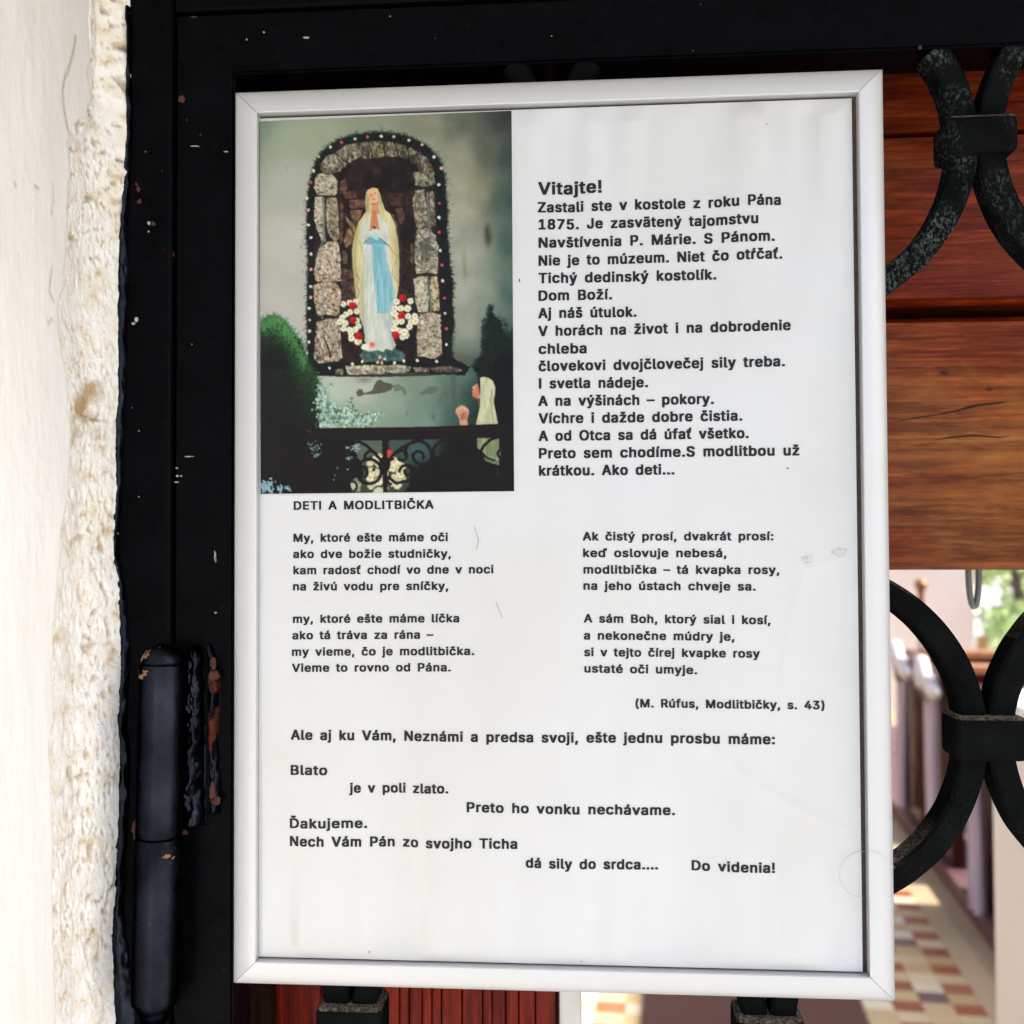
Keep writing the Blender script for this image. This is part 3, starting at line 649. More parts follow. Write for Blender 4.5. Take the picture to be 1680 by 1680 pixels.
# church floor: cream, terracotta and aubergine tiles along the aisle
n = N('floor_tiles')
tc = n.new('ShaderNodeTexCoord'); sx = n.new('ShaderNodeSeparateXYZ'); n.t.links.new(tc.outputs['Object'], sx.inputs[0])
TU, TV, U0, V0 = .0870, .0722, .767, 3.225
u = n.math('DIVIDE', n.math('SUBTRACT', sx.outputs[0], U0), TU); v = n.math('DIVIDE', n.math('SUBTRACT', sx.outputs[1], V0), TV)
fu = n.math('FLOOR', u); fv = n.math('FLOOR', v)
fr = lambda s: n.math('FRACT', s)
par_v = n.math('MODULO', n.math('ADD', fv, 400.), 2.); par_u = n.math('MODULO', n.math('ADD', fu, 400.), 2.)
redm = n.math('MULTIPLY', n.math('SUBTRACT', 1., par_v), n.math('SUBTRACT', 1., par_u))
idx = n.math('MODULO', n.math('ADD', fv, 401.), 6.)
darkm = n.math('MULTIPLY', n.math('COMPARE', idx, 0.), par_u)
n.t.nodes[-1]
cb = n.new('ShaderNodeCombineXYZ'); n.t.links.new(fu, cb.inputs[0]); n.t.links.new(fv, cb.inputs[1])
wnz = n.new('ShaderNodeTexWhiteNoise', noise_dimensions='2D'); n.t.links.new(cb.outputs[0], wnz.inputs['Vector'])
cream = n.ramp(wnz.outputs['Value'], [(0., (.46, .30, .12)), (.5, (.58, .43, .22)), (1., (.72, .64, .46))])
col = n.mix(redm, cream, n.ramp(wnz.outputs['Value'], [(0., (.24, .05, .014)), (1., (.34, .085, .022))]))
col = n.mix(darkm, col, (.10, .045, .05))
bord = n.math('GREATER_THAN', sx.outputs[0], U0+TU-.001)
strip = n.math('GREATER_THAN', sx.outputs[0], U0+TU*1.95)
col = n.mix(bord, col, n.mix(strip, (.48, .36, .21), (.40, .29, .17)))
eu = n.math('MINIMUM', fr(u), n.math('SUBTRACT', 1., fr(u))); ev = n.math('MINIMUM', fr(v), n.math('SUBTRACT', 1., fr(v)))
gr = n.ramp(n.math('MINIMUM', eu, ev), [(.015, 1.), (.03, 0.)])
col = n.mix(n.math('MULTIPLY', gr, .45), col, (.25, .18, .11))
n.set(Base_Color=n.mix(n.ramp(n.noise(3, 5), [(.4, 0.), (.8, .4)]), col, (.40, .30, .20)), Roughness=.42)
M_tiles = n.m
fl = mesh('floor', [(-4.5, .35, .004), (4.6, .35, .004), (4.6, 9.5, .004), (-4.5, 9.5, .004)], [(0, 1, 2, 3)], M_tiles)
fl.location = CAMG; fl.rotation_euler = (0, 0, -AISLE); tag(fl, kind='structure')

# doorway wall: smooth left reveal, the strip of rough mortar round the iron post, the rest of the opening
wall = empty('doorway_wall', (-.2, 0, GZ), 'cream plastered door reveal with a strip of rough chipped mortar beside the black gate', 'wall')
zs = np.linspace(-.30, .34, 700)
XW = -.1660
def edge_px(table, y):
    t = np.array(table); return np.interp(y, t[:, 0], t[:, 1])
inner = [(-400,140),(0,146),(20,143),(60,148),(100,138),(140,117),(170,108),(220,114),(280,110),(340,106),(420,104),(470,92),(520,92),(600,104),(700,110),(800,104),(860,92),(940,88),(1000,84),(1060,82),(1120,80),(1180,84),(1240,76),(1300,80),(1400,82),(1500,82),(1600,84),(1680,86),(2200,86)]
outer = [(-400,214),(0,214),(60,214),(130,214),(150,215),(240,213),(300,208),(350,202),(410,199),(480,199),(560,199),(640,200),(700,196),(780,197),(840,194),(900,193),(960,196),(1010,201),(1060,203),(1120,200),(1180,197),(1250,201),(1340,200),(1400,196),(1480,194),(1540,190),(1580,188),(1640,190),(1700,192),(2200,192)]
# pixel row for a height z on the reveal
rows = 840-FPX*((zs-CAM.z)*1/.36-math.tan(PITCH))
def y_on_reveal(px, py, X):                        # where the reveal plane is met
    d = [ray(a, b) for a, b in zip(px, py)]
    return np.array([(CAM+q*((X-CAM.x)/q.x)).y for q in d])
def row_of(z, Y): return 840-FPX*math.tan(math.atan2(z-CAM.z, Y-CAM.y)-PITCH)
r_in = np.array([row_of(z, -.03) for z in zs]); r_out = np.array([row_of(z, YG) for z in zs])
yi = y_on_reveal(edge_px(inner, r_in), r_in, XW)
rngz = fnoise(zs*260, zs*0, 5)*.0016
yi = yi+rngz
xo = np.array([at(a, b, YG).x for a, b in zip(edge_px(outer, r_out), r_out)])+fnoise(zs*420, zs*0, 9)*.0009
m = 86
S = np.linspace(0, 1, m)
P = np.zeros((len(zs), m, 3))
for j, s in enumerate(S):
    y = yi*(1-s)+(YG-.0006)*s
    x = XW+.0002+(xo-XW)*np.clip((s-.42)/.58, 0, 1)**1.3
    P[:, j] = np.stack([x, y, zs], 1)
U, V = P[..., 1], P[..., 2]
h = fnoise(U*55, V*55, 3, 3)*.0017+fnoise(U*240+V*70, V*200-U*80, 13, 3)*.0004+fnoise(U*900+V*300, V*900-U*350, 15, 2)*.0004
pit = np.clip(vnoise(U*230+V*110, V*250-U*110, 17)-.82, 0, 1)*.013
pit2 = np.clip(vnoise(U*640+V*420, V*640-U*420, 19)-.70, 0, 1)*.0050
patch = np.clip(fnoise(U*22+4, V*18, 23, 2)*5+.15, 0, 1)
h = h-(pit+pit2)*(.35+.65*patch)
for sc_z, sc_w in ((.045, .0022), (-.02, .0028), (.012, .0020), (-.075, .0024), (-.062, .0016)):   # lumps where mortar was smeared on
    h = h+.5*sc_w*np.exp(-((V-sc_z)/.011)**2-((U-.0)/.011)**2)
fade = np.minimum(1, np.minimum(S/.06, (1-S)/.03))[None, :]
P[..., 0] += h*fade
pc = .62*np.clip(pit/.0011+pit2/.0009-.12, 0, 1)*fade*(.25+.75*patch)
spots = [(174,80,5,9),(150,180,5,6),(153,190,4,4),(158,140,3,4),(205,197,2,5),(207,235,2,12),(170,265,4,4),(125,390,7,3),(115,340,3,4),(100,420,2,3),(135,430,3,3),(150,425,3,2),(100,497,2,4),(137,682,5,3),(150,690,9,2),(152,684,4,2),(176,760,3,3),(192,625,1.5,8),(193,675,1.5,10),(112,320,2,5),(118,270,2,3),(197,250,2,4),(147,935,4,2)]
for (sx_, sy_, rx, ry) in spots:                    # ochre pits where the mortar broke away
    z_ = at(sx_, sy_, 0).z; y_ = float(y_on_reveal([sx_], [sy_], XW+.001)[0]); z_ = float(atx(sx_, sy_, XW+.001).z)
    d = np.hypot((P[..., 1]-y_)/(rx*.00045), (P[..., 2]-z_)/(ry*.00021))+1.3*fnoise(P[..., 1]*700, P[..., 2]*700, 27, 2)
    k_ = np.clip(1.25-d, 0, 1); pc = np.maximum(pc, k_*.9); P[..., 0] -= k_*.0012
mort = grid('rough_mortar', P, M_mortar, wall, flip=True, cols=np.repeat(np.clip(pc, 0, 1)[..., None], 3, 2))
# smooth coat standing proud of the mortar, its broken edge rounded
m2 = 120
S2 = np.linspace(0, 1, m2)
Q = np.zeros((len(zs), m2, 3))
y0 = -.20
crk = fnoise(zs*140, zs*0+3, 29, 3)*.0012
for j, s in enumerate(S2):
    t = s**.45
    y = y0*(1-t)+(yi+.0016+crk)*t
    rise = .0011*(1-np.clip((t-.986)/.014, 0, 1)**2*1.35)
    Q[:, j] = np.stack([XW+rise+0*y, y, zs], 1)
U, V = Q[..., 1], Q[..., 2]
Q[..., 0] += (fnoise(U*16, V*9, 41, 3)*.0030+fnoise(U*60, V*22, 43, 4)*.0008)*np.clip((.999-S2)/.02, 0, 1)[None, :]
qc = np.zeros(Q.shape[:2])
def seg_dist(pts, wd, amp):
    global qc
    pp = [atx(a, b, XW+.0012) for a, b in pts]; d = np.full(Q.shape[:2], 1.)
    for a, b in zip(pp, pp[1:]):
        ay, az, by, bz = a.y, a.z, b.y, b.z; l2 = (by-ay)**2+(bz-az)**2
        t_ = np.clip(((Q[..., 1]-ay)*(by-ay)+(Q[..., 2]-az)*(bz-az))/l2, 0, 1)
        d = np.minimum(d, np.hypot(Q[..., 1]-ay-t_*(by-ay), Q[..., 2]-az-t_*(bz-az)))
    d = d+.0005*fnoise(Q[..., 1]*900, Q[..., 2]*900, 47, 2)
    k_ = np.clip(1-d/wd, 0, 1)*amp; qc = np.maximum(qc, k_); Q[..., 0] -= k_*.0005
seg_dist([(128,60),(124,84),(114,118),(110,128),(107,146),(109,172),(114,200),(118,216)], .0011, .75)
seg_dist([(88,440),(83,478),(90,494)], .0009, .6); seg_dist([(79,530),(86,524)], .0009, .6); seg_dist([(91,300),(92,330),(88,352)], .0009, .4)
seg_dist([(31,301),(31,304)], .0011, .7); seg_dist([(62,305),(68,309)], .0009, .6)
sm = grid('smooth_plaster', Q, M_plaster, wall, flip=True, cols=np.repeat(qc[..., None], 3, 2))
# backing of the reveal and the opening round it
OX1, OZ1 = 1.25, .262
box('reveal_core', -.60, XW-.004, -.198, .11, GZ, 2.6, M_render, wall)
box('lintel', -.166, OX1, -.198, .11, OZ1, 2.6, M_render, wall)
box('right_jamb', OX1, 2.6, -.198, .11, GZ, 2.6, M_render, wall)
box('outer_wall', -3.5, -.602, -.198, .11, GZ, 2.6, M_render, wall)
for zz0, zz1 in ((GZ, -.302), (.342, 2.6)):
    pass

# ================================================================ IRON FRAME AND GATE
fx = lambda px, y=840, Y=YG: at(px, y, Y).x
xf1 = fx(281.5)                                    # right edge of the fixed post
xs0, xs1 = fx(287.5), at(382, 1640, YG).x          # gate stile
zr1 = at(900, 0.5, YG).z; zr0 = at(1300, 87, YG).z # gate top rail
frame_o = empty('iron_door_frame', (xf1-.01, YG, GZ), 'fixed black iron post and head bar set into the mortar, with flaking paint', 'door frame')
box('post', -.200, xf1, YG, YG+.022, GZ, OZ1+.02, M_iron, frame_o, bev=.0028, seg=4)
box('head_bar', xf1+.0004, OX1-.02, YG+.0005, YG+.022, zr1+.0016, OZ1-.002, M_iron, frame_o, bev=.0012)
box('door_stop', xf1-.004, xf1+.010, YG+.0225, YG+.028, GZ, OZ1-.004, M_iron, frame_o)
# paint smeared over the mortar edge along the post
t = np.linspace(0, 1, 520); zz = -.205+t*.40
rr = np.array([row_of(z, YG) for z in zz])
xe = np.array([at(a, b, YG).x for a, b in zip(edge_px(outer, rr), rr)])
wid = np.interp(rr, [0, 300, 420, 900, 960, 1100, 1500, 1600, 1680], [.0020, .0022, .0042, .0018, .0030, .0042, .0042, .0075, .0080])
K = 16; B = np.zeros((len(zz), K, 3))
for j in range(K):
    a = j/(K-1)
    lump = .0020*math.sin(math.pi*a)**.7*(1+.9*fnoise(zz*160, zz*0+a*2, 61, 4))
    B[:, j] = np.stack([xe-.0012+wid*a+fnoise(zz*240, zz*0+7, 63, 3)*.0010, YG+.0002-lump-(1-a)*.0008+a*.0004, zz], 1)
B[..., 1] += fnoise(B[..., 0]*900, B[..., 2]*420, 67, 4)*.0008
grid('paint_edge', B, M_hinge, frame_o, flip=True)

gate = empty('iron_gate', (xs0, YG, GZ), 'black wrought iron gate of wavy bars and square collars before the wooden door', 'gate')
bm = bmesh.new()
o4 = [(xs0, -.66), (1.18, -.66), (1.18, zr1), (xs0, zr1)]; i4 = [(xs1, -.63), (1.15, -.63), (1.15, zr0), (xs1, zr0)]
def ringv_(l, y): return [bm.verts.new((a, y, b)) for a, b in l]
of, if_, ob, ib = ringv_(o4, YG), ringv_(i4, YG), ringv_(o4, YG+.020), ringv_(i4, YG+.020)
for k in range(4):
    q = (k+1) % 4
    bm.faces.new((of[k], of[q], if_[q], if_[k])); bm.faces.new((ob[q], ob[k], ib[k], ib[q])); bm.faces.new((of[q], of[k], ob[k], ob[q])); bm.faces.new((if_[k], if_[q], ib[q], ib[k]))
bmesh.ops.bevel(bm, geom=[e for e in bm.edges if all(v in of for v in e.verts) or all(v in if_ for v in e.verts)], offset=.0009, segments=2, affect='EDGES')
frombm('gate_frame', bm, M_iron, gate)
# hinge
hx0 = at(267, 1088, .004); hx1 = at(254, 1655, .004)
def lathe(name, prof, a, b, mat, parent, seg=40, wob=0., seed=0):
    ax = (b-a); L = ax.length; ax.normalize(); s = ax.orthogonal().normalized(); q = ax.cross(s)
    vs = []; fs = []
    for i, (r, l) in enumerate(prof):
        for k in range(seg):
            an = 2*math.pi*k/seg; w = 1+wob*float(fnoise(math.cos(an)*1.5+5+l*90, math.sin(an)*1.5+5+l*60, seed, 3))
            vs.append(a+ax*l+(s*math.cos(an)+q*math.sin(an))*r*w)
    for i in range(len(prof)-1):
        for k in range(seg): fs.append((i*seg+k, i*seg+(k+1) % seg, (i+1)*seg+(k+1) % seg, (i+1)*seg+k))
    fs.append(tuple(range(seg))[::-1]); fs.append(tuple((len(prof)-1)*seg+k for k in range(seg)))
    return mesh(name, vs, fs, mat, parent, smooth=True)
RB = .0079
LT = (hx1-hx0).length; LJ = LT*.50
stp = lambda n0, l0, l1: [(n0, l0+(l1-l0)*i/14) for i in range(15)]
hinge = lathe('hinge', [(RB*.93, .0), (RB, .0006)]+stp(RB, .001, LJ-.0022)+[(RB*1.005, LJ-.0010), (RB*.99, LJ-.0003), (RB*.95, LJ)], hx0, hx1, M_hinge, gate, wob=.05, seed=71)
lathe('hinge_socket', [(RB*.95, LJ+.0002), (RB*1.0, LJ+.0005), (RB*1.03, LJ+.0012)]+stp(RB*1.03, LJ+.003, LT-.0042)+[(RB*1.0, LT-.0026), (RB*.86, LT-.001), (RB*.7, LT+.001), (RB*.62, LT+.004)], hx0, hx1, M_hinge, hinge, wob=.06, seed=73)
lathe('hinge_cap', [(RB*.94*math.cos(a), -RB*.86*math.sin(a)-.0001) for a in np.linspace(0, 1.5, 12)], hx0, hx1, M_hinge, hinge, wob=.03, seed=75)
def skin_patch(name, r0, l0, l1, a0, a1, thr, seed, mat, dome=False):   # bare metal showing on the barrel: follows its curve, a hair proud
    ax = (hx1-hx0).normalized(); s_ = Vector((1, 0, 0)); s_ = (s_-ax*s_.dot(ax)).normalized(); q_ = ax.cross(s_)
    if q_.y > 0: q_ = -q_
    nl, na = 40, 60; vs = []; fs = []
    for i in range(nl+1):
        l = l0+(l1-l0)*i/nl; r = r0 if not dome else RB*.955*math.cos(math.asin(min(1, -l/(RB*.875))))
        for j in range(na+1):
            a = a0+(a1-a0)*j/na; vs.append(hx0+ax*(l-(.00012 if dome else 0))+(s_*math.cos(a)+q_*math.sin(a))*(r+.00012))
    for i in range(nl):
        for j in range(na):
            u_, v_ = i/nl, j/na; e = 4*min(u_, 1-u_, v_, 1-v_)
            if float(fnoise(u_*3.1+seed, v_*3.7, seed, 4))+.30*min(1, e)-.3 > thr: k = i*(na+1)+j; fs.append((k, k+1, k+na+2, k+na+1))
    if fs: mesh(name, vs, fs, mat, hinge, smooth=True)
n = N('orange_rust'); n.set(Base_Color=n.ramp(n.noise(1500, 5), [(.35, (.10, .035, .012)), (.65, (.34, .16, .07))]), Roughness=.9); M_orust = n.m
skin_patch('rust_patch', RB, -.0062, -.0008, 1.45, 2.65, -.02, 7, M_orust, dome=True)
skin_patch('rust_patch', RB*1.0, .0008, .006, 1.6, 2.9, .02, 11, M_orust)
skin_patch('rust_patch', RB*1.03, LJ+.002, LJ+.007, .35, 1.2, .0, 13, M_orust)
def bead(name, tab, zpx0, zpx1, hmax, seed, mat):
    n_ = 230; k_ = 30
    py = np.linspace(zpx0, zpx1, n_); B = np.zeros((n_, k_, 3))
    for i, p in enumerate(py):
        l = np.interp(p, [q[0] for q in tab], [q[1] for q in tab]); r = np.interp(p, [q[0] for q in tab], [q[2] for q in tab])
        e = min(1, (p-zpx0)/10, (zpx1-p)/6+.02)
        for j in range(k_):
            a = j/(k_-1)
            q = at(l+(r-l)*a+2.5*float(fnoise(p*.06, a*2, seed, 3)), p, YG)
            hh = hmax*math.sin(math.pi*min(.98, a+.01))**.6*(.55+1.1*float(fnoise(p*.035, a*2.2, seed+3, 4)+.4))*max(e, 0)**.5
            B[i, j] = (q.x, YG+.0004-hh, q.z)
    return grid(name, B, mat, hinge)
bead('weld_bead', [(1060,318,330),(1080,310,336),(1140,305,338),(1230,303,338),(1290,300,338),(1353,304,341)], 1058, 1354, .0058, 81, M_hinge)
bead('weld_bead', [(1055,338,346),(1090,340,360),(1130,342,362),(1200,342,358),(1300,344,366),(1335,344,362)], 1055, 1336, .0030, 91, M_weld)
# bare rusty chips and splashes of wall paint, each a thin flake on the iron
def flakes(name, lst, mat, parent, Y, seed):
    rg = random.Random(seed)
    for (x, y, rx, ry) in lst:
        bm = bmesh.new(); k = 26; ph = rg.random()*6
        top = []; c = at(x, y, Y)
        for i in range(k):
            a = 2*math.pi*i/k; w = .82+1.0*float(fnoise(math.cos(a)*1.6+seed*3.3+x, math.sin(a)*1.6+y*.37, 131, 4))+.12*rg.random()
            q = at(x+rx*w*math.cos(a), y+ry*w*math.sin(a), Y); top.append(bm.verts.new((q.x, Y, q.z)))
        f = bm.faces.new(top)
        r = bmesh.ops.extrude_face_region(bm, geom=[f])
        for v in r['geom']:
            if isinstance(v, bmesh.types.BMVert): v.co.y -= .00022
        frombm(name, bm, mat, parent)
flakes('rust_patch', [(298.5,163,6,6)], M_rust, gate, YG-.0002, 1)
flakes('rust_patch', [(227,310,3,5),(229,331,4,4),(252,367,3,4),(224,302,2,3)], M_rust, frame_o, YG-.0002, 2)
flakes('rust_patch', [(350,1088,6,12),(352,1108,9,9),(349,1298,5,16),(355,1314,10,8),(301,1366,7,4)], M_rust, gate, YG-.0030, 8)
flakes('rust_patch', [(1509,78,3,4),(318,28,6,1.5)], M_rust, gate, YG-.0002, 3)
flakes('rust_patch', [(222,1362,6,18),(226,1350,3,12)], M_rust, frame_o, YG-.0022, 4)
flakes('paint_splash', [(224,525,3.4,5),(219,531,3,2.5),(228,707,1,1.3),(239,249,.9,1),(245,366,3,3),(244,380,1.2,2),(228,815,1,1)], M_splash, frame_o, YG-.0002, 5)
flakes('paint_splash', [(310,749,8,1.1),(286.5+4,768,2,1.4),(287+4,781,2,2),(297,781,2.2,1.3),(290,791,3.5,1),(353,912,1.6,9),(354,918,1,5),(354,1005,2,1.5),(315,565,.8,1),(320,240,9,1),(371,249,4,1)], M_splash, gate, YG-.0002, 6)
flakes('paint_splash', [(503,62,6,1.6),(905,59,1.3,1.2),(405,65,1.4,1.5),(433,53,1.6,1.6),(640,27,1.3,1)], M_splash, gate, YG-.0001, 7)

# wavy forged bars: two arcs per half period, touching their neighbours at the collars
c_up = at(1609, 222, YG); c_lo = at(1625, 1211, YG)
XC = (c_up.x+c_lo.x)/2; PZ = (c_up.z-c_lo.z)/2
pL = at(573, 1668, YG); pR = at(1263, 1668, YG)
PX = (XC-pR.x)                                      # half spacing
BW, BD = .0088, .0125
sag = (PX-BW)/2; hh = PZ/2
Rr = (hh*hh+sag*sag)/(2*sag)
def off(s):                                         # s: distance below/above a contact, within half a period -> sideways offset 0..2*sag
    if s <= hh: return Rr-math.sqrt(Rr*Rr-s*s)
    s2 = PZ-s; return 2*sag-(Rr-math.sqrt(Rr*Rr-s2*s2))
CX = [pL.x-(pR.x-pL.x)/2, pL.x, (pL.x+pR.x)/2, pR.x, XC, XC+PX, XC+2*PX, XC+3*PX]     # contact columns; row 0 touches on even steps from XC
def wave_x(z, k):                                   # the bar between column k and k+1
    ph = (c_up.z-z)/PZ; r = math.floor(ph); f = (ph-r)*PZ
    t = off(f)/(2*sag)
    a, b = CX[k]+BW/2, CX[k+1]-BW/2                 # inner ends of its swing
    left_first = ((k+r) % 2 == 0)                   # touches column k at row r
    return a+(b-a)*t if left_first else b+(a-b)*t
def sweep(name, pts, w, d, Y0, mat, parent, seed):
    bm = bmesh.new(); rings = []
    ch = .0011
    for i, p in enumerate(pts):
        a = pts[max(0, i-1)]; b = pts[min(len(pts)-1, i+1)]
        tx, tz = b[0]-a[0], b[1]-a[1]; L = math.hypot(tx, tz); nx, nz = -tz/L, tx/L
        ww = w*(1+.10*float(fnoise(i*.23+seed*7, seed*3.1, 101, 3))); yo = Y0+.0007*float(fnoise(i*.2, seed*5.3, 103, 3))
        prof = [(-ww/2, ch), (-ww/2+ch, 0), (ww/2-ch, 0), (ww/2, ch), (ww/2, d-ch), (ww/2-ch, d), (-ww/2+ch, d), (-ww/2, d-ch)]
        rings.append([bm.verts.new((p[0]+nx*u, yo+v, p[1]+nz*u)) for u, v in prof])
    for a, b in zip(rings, rings[1:]):
        for k in range(8): bm.faces.new((a[k], a[(k+1) % 8], b[(k+1) % 8], b[k]))
    bm.faces.new(rings[0]); bm.faces.new(rings[-1][::-1])
    return frombm(name, bm, mat, parent, smooth=False)
zlist = np.linspace(zr0+.0006, GZ+.10, 900)
for k in range(len(CX)-1):
    pts = [(wave_x(z, k), z) for z in zlist if z > -.63]
    run = []; runs = []
    for p in pts:
        if p[0]-BW/2 > xs1-.002 and p[0] < 1.15: run.append(p)
        elif run: runs.append(run); run = []
    if run: runs.append(run)
    for q in runs:
        if len(q) > 6: sweep('wavy_bar', q, BW, BD, YG+.0011, M_scroll, gate, k+11)
for i in range(1, len(CX)):
    for k in range(0, 5):
        if (i+k) % 2: continue
        x = CX[i]; z = c_up.z-PZ*k
        if x > 1.1 or z < -.6: continue
        bm = bmesh.new(); hz = .0066 if k == 0 else .0076
        bbox(bm, x-.0118, x+.0118, YG-.0030, YG+.0150, z-hz, z+hz, .0024, 3)
        for v in bm.verts:
            nn = float(fnoise(v.co.x*300+k*9, v.co.z*300+i*5, 111, 3)); v.co.y += nn*.0010; v.co.x += nn*.0006
        frombm('collar', bm, M_collar, gate)
# nearest collar: scuffs and painted glints both come from its paint colour
# ================================================================ WOODEN DOOR BEHIND
YD = .072
door = empty('wooden_door', (.3, YD, GZ), 'reddish brown plank door with an open lower half behind the iron gate', 'door')
px_l, px_r = 916, 2150
def plank(name, y0, y1, mat, bev0, bev1, lip=.004):
    x0, x1 = at(px_l, 840, YD).x, OX1-.03
    z1, z0 = at(1560, y0, YD).z, at(1560, y1, YD).z
    prof = [(YD+.03, z0), (YD+bev0[1], z0), (YD, z0+bev0[0]), (YD, z1-bev1[0]), (YD+bev1[1], z1), (YD+.03, z1)]
    nx = 120; vs = []; fs = []
    for i in range(nx+1):
        x = x0+(x1-x0)*i/nx; wz = .0006*float(fnoise(x*14, z0*50, 121, 3))
        for j, (y, z) in enumerate(prof): vs.append((x, y, z+wz*(1 if j in (2, 3) else .5)))
    for i in range(nx):
        for j in range(5): fs.append((i*6+j, i*6+j+1, i*6+7+j, i*6+6+j))
        fs.append((i*6+5, i*6, i*6+6, i*6+11))
    fs.append((0, 1, 2, 3, 4, 5)[::-1]); fs.append(tuple(nx*6+j for j in range(6)))
    bm = bmesh.new(); me = bpy.data.meshes.new('t'); me.from_pydata(vs, [], fs); bm.from_mesh(me)
    return frombm(name, bm, mat, door)
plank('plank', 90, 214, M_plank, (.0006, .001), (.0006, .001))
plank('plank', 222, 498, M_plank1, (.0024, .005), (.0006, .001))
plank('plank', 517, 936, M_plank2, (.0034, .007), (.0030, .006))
xl, xr = at(px_l, 840, YD).x, OX1-.03
box('backing_panel', xl, xr, YD+.0305, YD+.036, at(1560, 925, YD).z, OZ1+.03, M_darkwood, door)
def crack(pts):
    bm = bmesh.new(); vs = [bm.verts.new((q.x, YD-.00015, q.z)) for q in (at(a, b, YD) for a, b in pts)]
    bm.faces.new(vs); frombm('crack', bm, M_crack, door)
n = N('open_crack'); n.set(Base_Color=(.03, .012, .006), Roughness=.9); M_crack = n.m
crack([(1462,693),(1500,685),(1540,679),(1572,672),(1596,664),(1630,660),(1658,659),(1640,662.5),(1606,666),(1578,674),(1540,681),(1500,687)])
crack([(1522,724),(1560,716),(1600,713),(1640,717),(1662,714),(1640,719),(1600,716),(1560,719)])
# fluted closing stile
bm = bmesh.new()
xa, xb = at(600, 1650, YD).x, at(916, 1650, YD).x
bbox(bm, xa, xb, YD+.012, YD+.040, GZ, OZ1+.03)
nb = 12; rg = random.Random(5); x = xa
while x < xb-.004:
    w = rg.choice((.0040, .0055, .0068, .0085)); x2 = min(x+w, xb-.001)
    dd = rg.choice((0, .0005, .0011))
    bbox(bm, x+.0002, x2-.0002, YD+.002+dd, YD+.0118, GZ+.002, OZ1+.028, .0009, 2); x = x2
frombm('fluted_stile', bm, M_flute, door)
box('plain_stile', at(380, 1650, YD).x-.08, xa-.0004, YD+.004, YD+.04, GZ, OZ1+.03, M_darkwood, door)
box('moulding', at(455, 1650, YD).x, at(528, 1650, YD).x, YD-.004, YD+.0038, GZ, OZ1+.03, M_flute, door, bev=.0025, seg=3)
box('white_edge', xb+.0003, at(953, 1650, YD).x, YD+.001, YD+.042, GZ, at(1560, 930, YD).z, M_white, door, bev=.0015)
# long pull ring seen through the opening
rc = at(1597, 925, .13)
pts = []
for k in range(48):
    a = 2*math.pi*k/48; pts.append((rc.x+.0020*math.cos(a)*(1.15-.15*math.sin(a)), rc.z+.0195*math.sin(a)))
n = N('dull_grey_metal'); n.set(Base_Color=(.22, .215, .22), Metallic=.3, Roughness=.5); M_grey = n.m
bm = bmesh.new()
ringv = []
for k in range(48):
    p = Vector((pts[k][0], .13, pts[k][1])); nx_ = Vector((pts[(k+1) % 48][0]-pts[k-1][0], 0, pts[(k+1) % 48][1]-pts[k-1][1])).normalized()
    s = Vector((0, 1, 0)); q = nx_.cross(s)
    ringv.append([bm.verts.new(p+(s*math.cos(2*math.pi*j/10)+q*math.sin(2*math.pi*j/10))*.0014) for j in range(10)])
for k in range(48):
    a, b = ringv[k], ringv[(k+1) % 48]
    for j in range(10): bm.faces.new((a[j], a[(j+1) % 10], b[(j+1) % 10], b[j]))
bbox(bm, rc.x-.003, rc.x+.003, YD+.036, .134, rc.z+.0175, rc.z+.0205)
frombm('pull_ring', bm, M_grey, door, smooth=True)

AY = AISLE-YAW
def lat_at(px, d):                                 # sideways position of a surveyed column at a depth along the aisle
    t = (px-840)/FPX; return d*(t*math.cos(AY)-math.sin(AY))/(math.cos(AY)+t*math.sin(AY))
def h_at(px, py, d):                               # and the height of a surveyed point there
    l = lat_at(px, d); z = d*math.cos(AY)-l*math.sin(AY); return H-(py-882)/FPX*z
# ================================================================ CHURCH INTERIOR SEEN THROUGH THE OPENING
n = N('pinkish_wall'); n.set(Base_Color=n.ramp(n.noise(2, 5), [(.3, (.76, .66, .59)), (.7, (.82, .74, .68))]), Roughness=.9); M_inwall = n.m
bw = empty('church_back_wall', isle(0, 9, 0), 'pale pinkish back wall of the church with a bright window opening', 'wall')
DW = 8.6
wl0, wl1 = lat_at(1596, DW), lat_at(1800, DW)
wz0, wz1 = h_at(1640, 1084, DW), H+.9
ibox('wall_face', -4.5, wl0, DW, DW+.35, 0, 4.2, M_inwall, bw)
ibox('wall_face', wl1, 4.6, DW, DW+.35, 0, 4.2, M_inwall, bw)
ibox('wall_face', wl0+.001, wl1-.001, DW, DW+.35, 0, wz0-.06, M_inwall, bw)
ibox('wall_face', wl0+.001, wl1-.001, DW, DW+.35, wz1, 4.2, M_inwall, bw)
ibox('window_sill', wl0+.001, wl1-.001, DW-.10, DW+.36, wz0-.058, wz0, M_pewtop, bw, bev=.008)
n = N('painted_window_wood'); n.set(Base_Color=(.42, .30, .14), Roughness=.5); M_win = n.m
ibox('window_frame', wl0+.07, wl0+.14, DW+.16, DW+.24, wz0+.001, wz0+.16, M_win, bw)
sw = empty('sun_shaping_side_wall', isle(4.4, 4, 0), 'unseen pale side wall of the church, its height stepped to shape the sunlight', 'wall')
ibox('wall_face', 4.2, 4.5, .55, 3.56, 0, 4.43, M_inwall, sw)  # unseen near stretch, raised to keep the sun off the front tiles
ibox('wall_face', 4.2, 4.5, 3.5605, DW-.001, 0, 2.2, M_inwall, sw)  # unseen far stretch, lowered to let the sun onto the pews
sw2 = empty('church_north_wall', isle(-4.4, 4, 0), 'pale side wall of the church behind the wooden door leaf', 'wall')
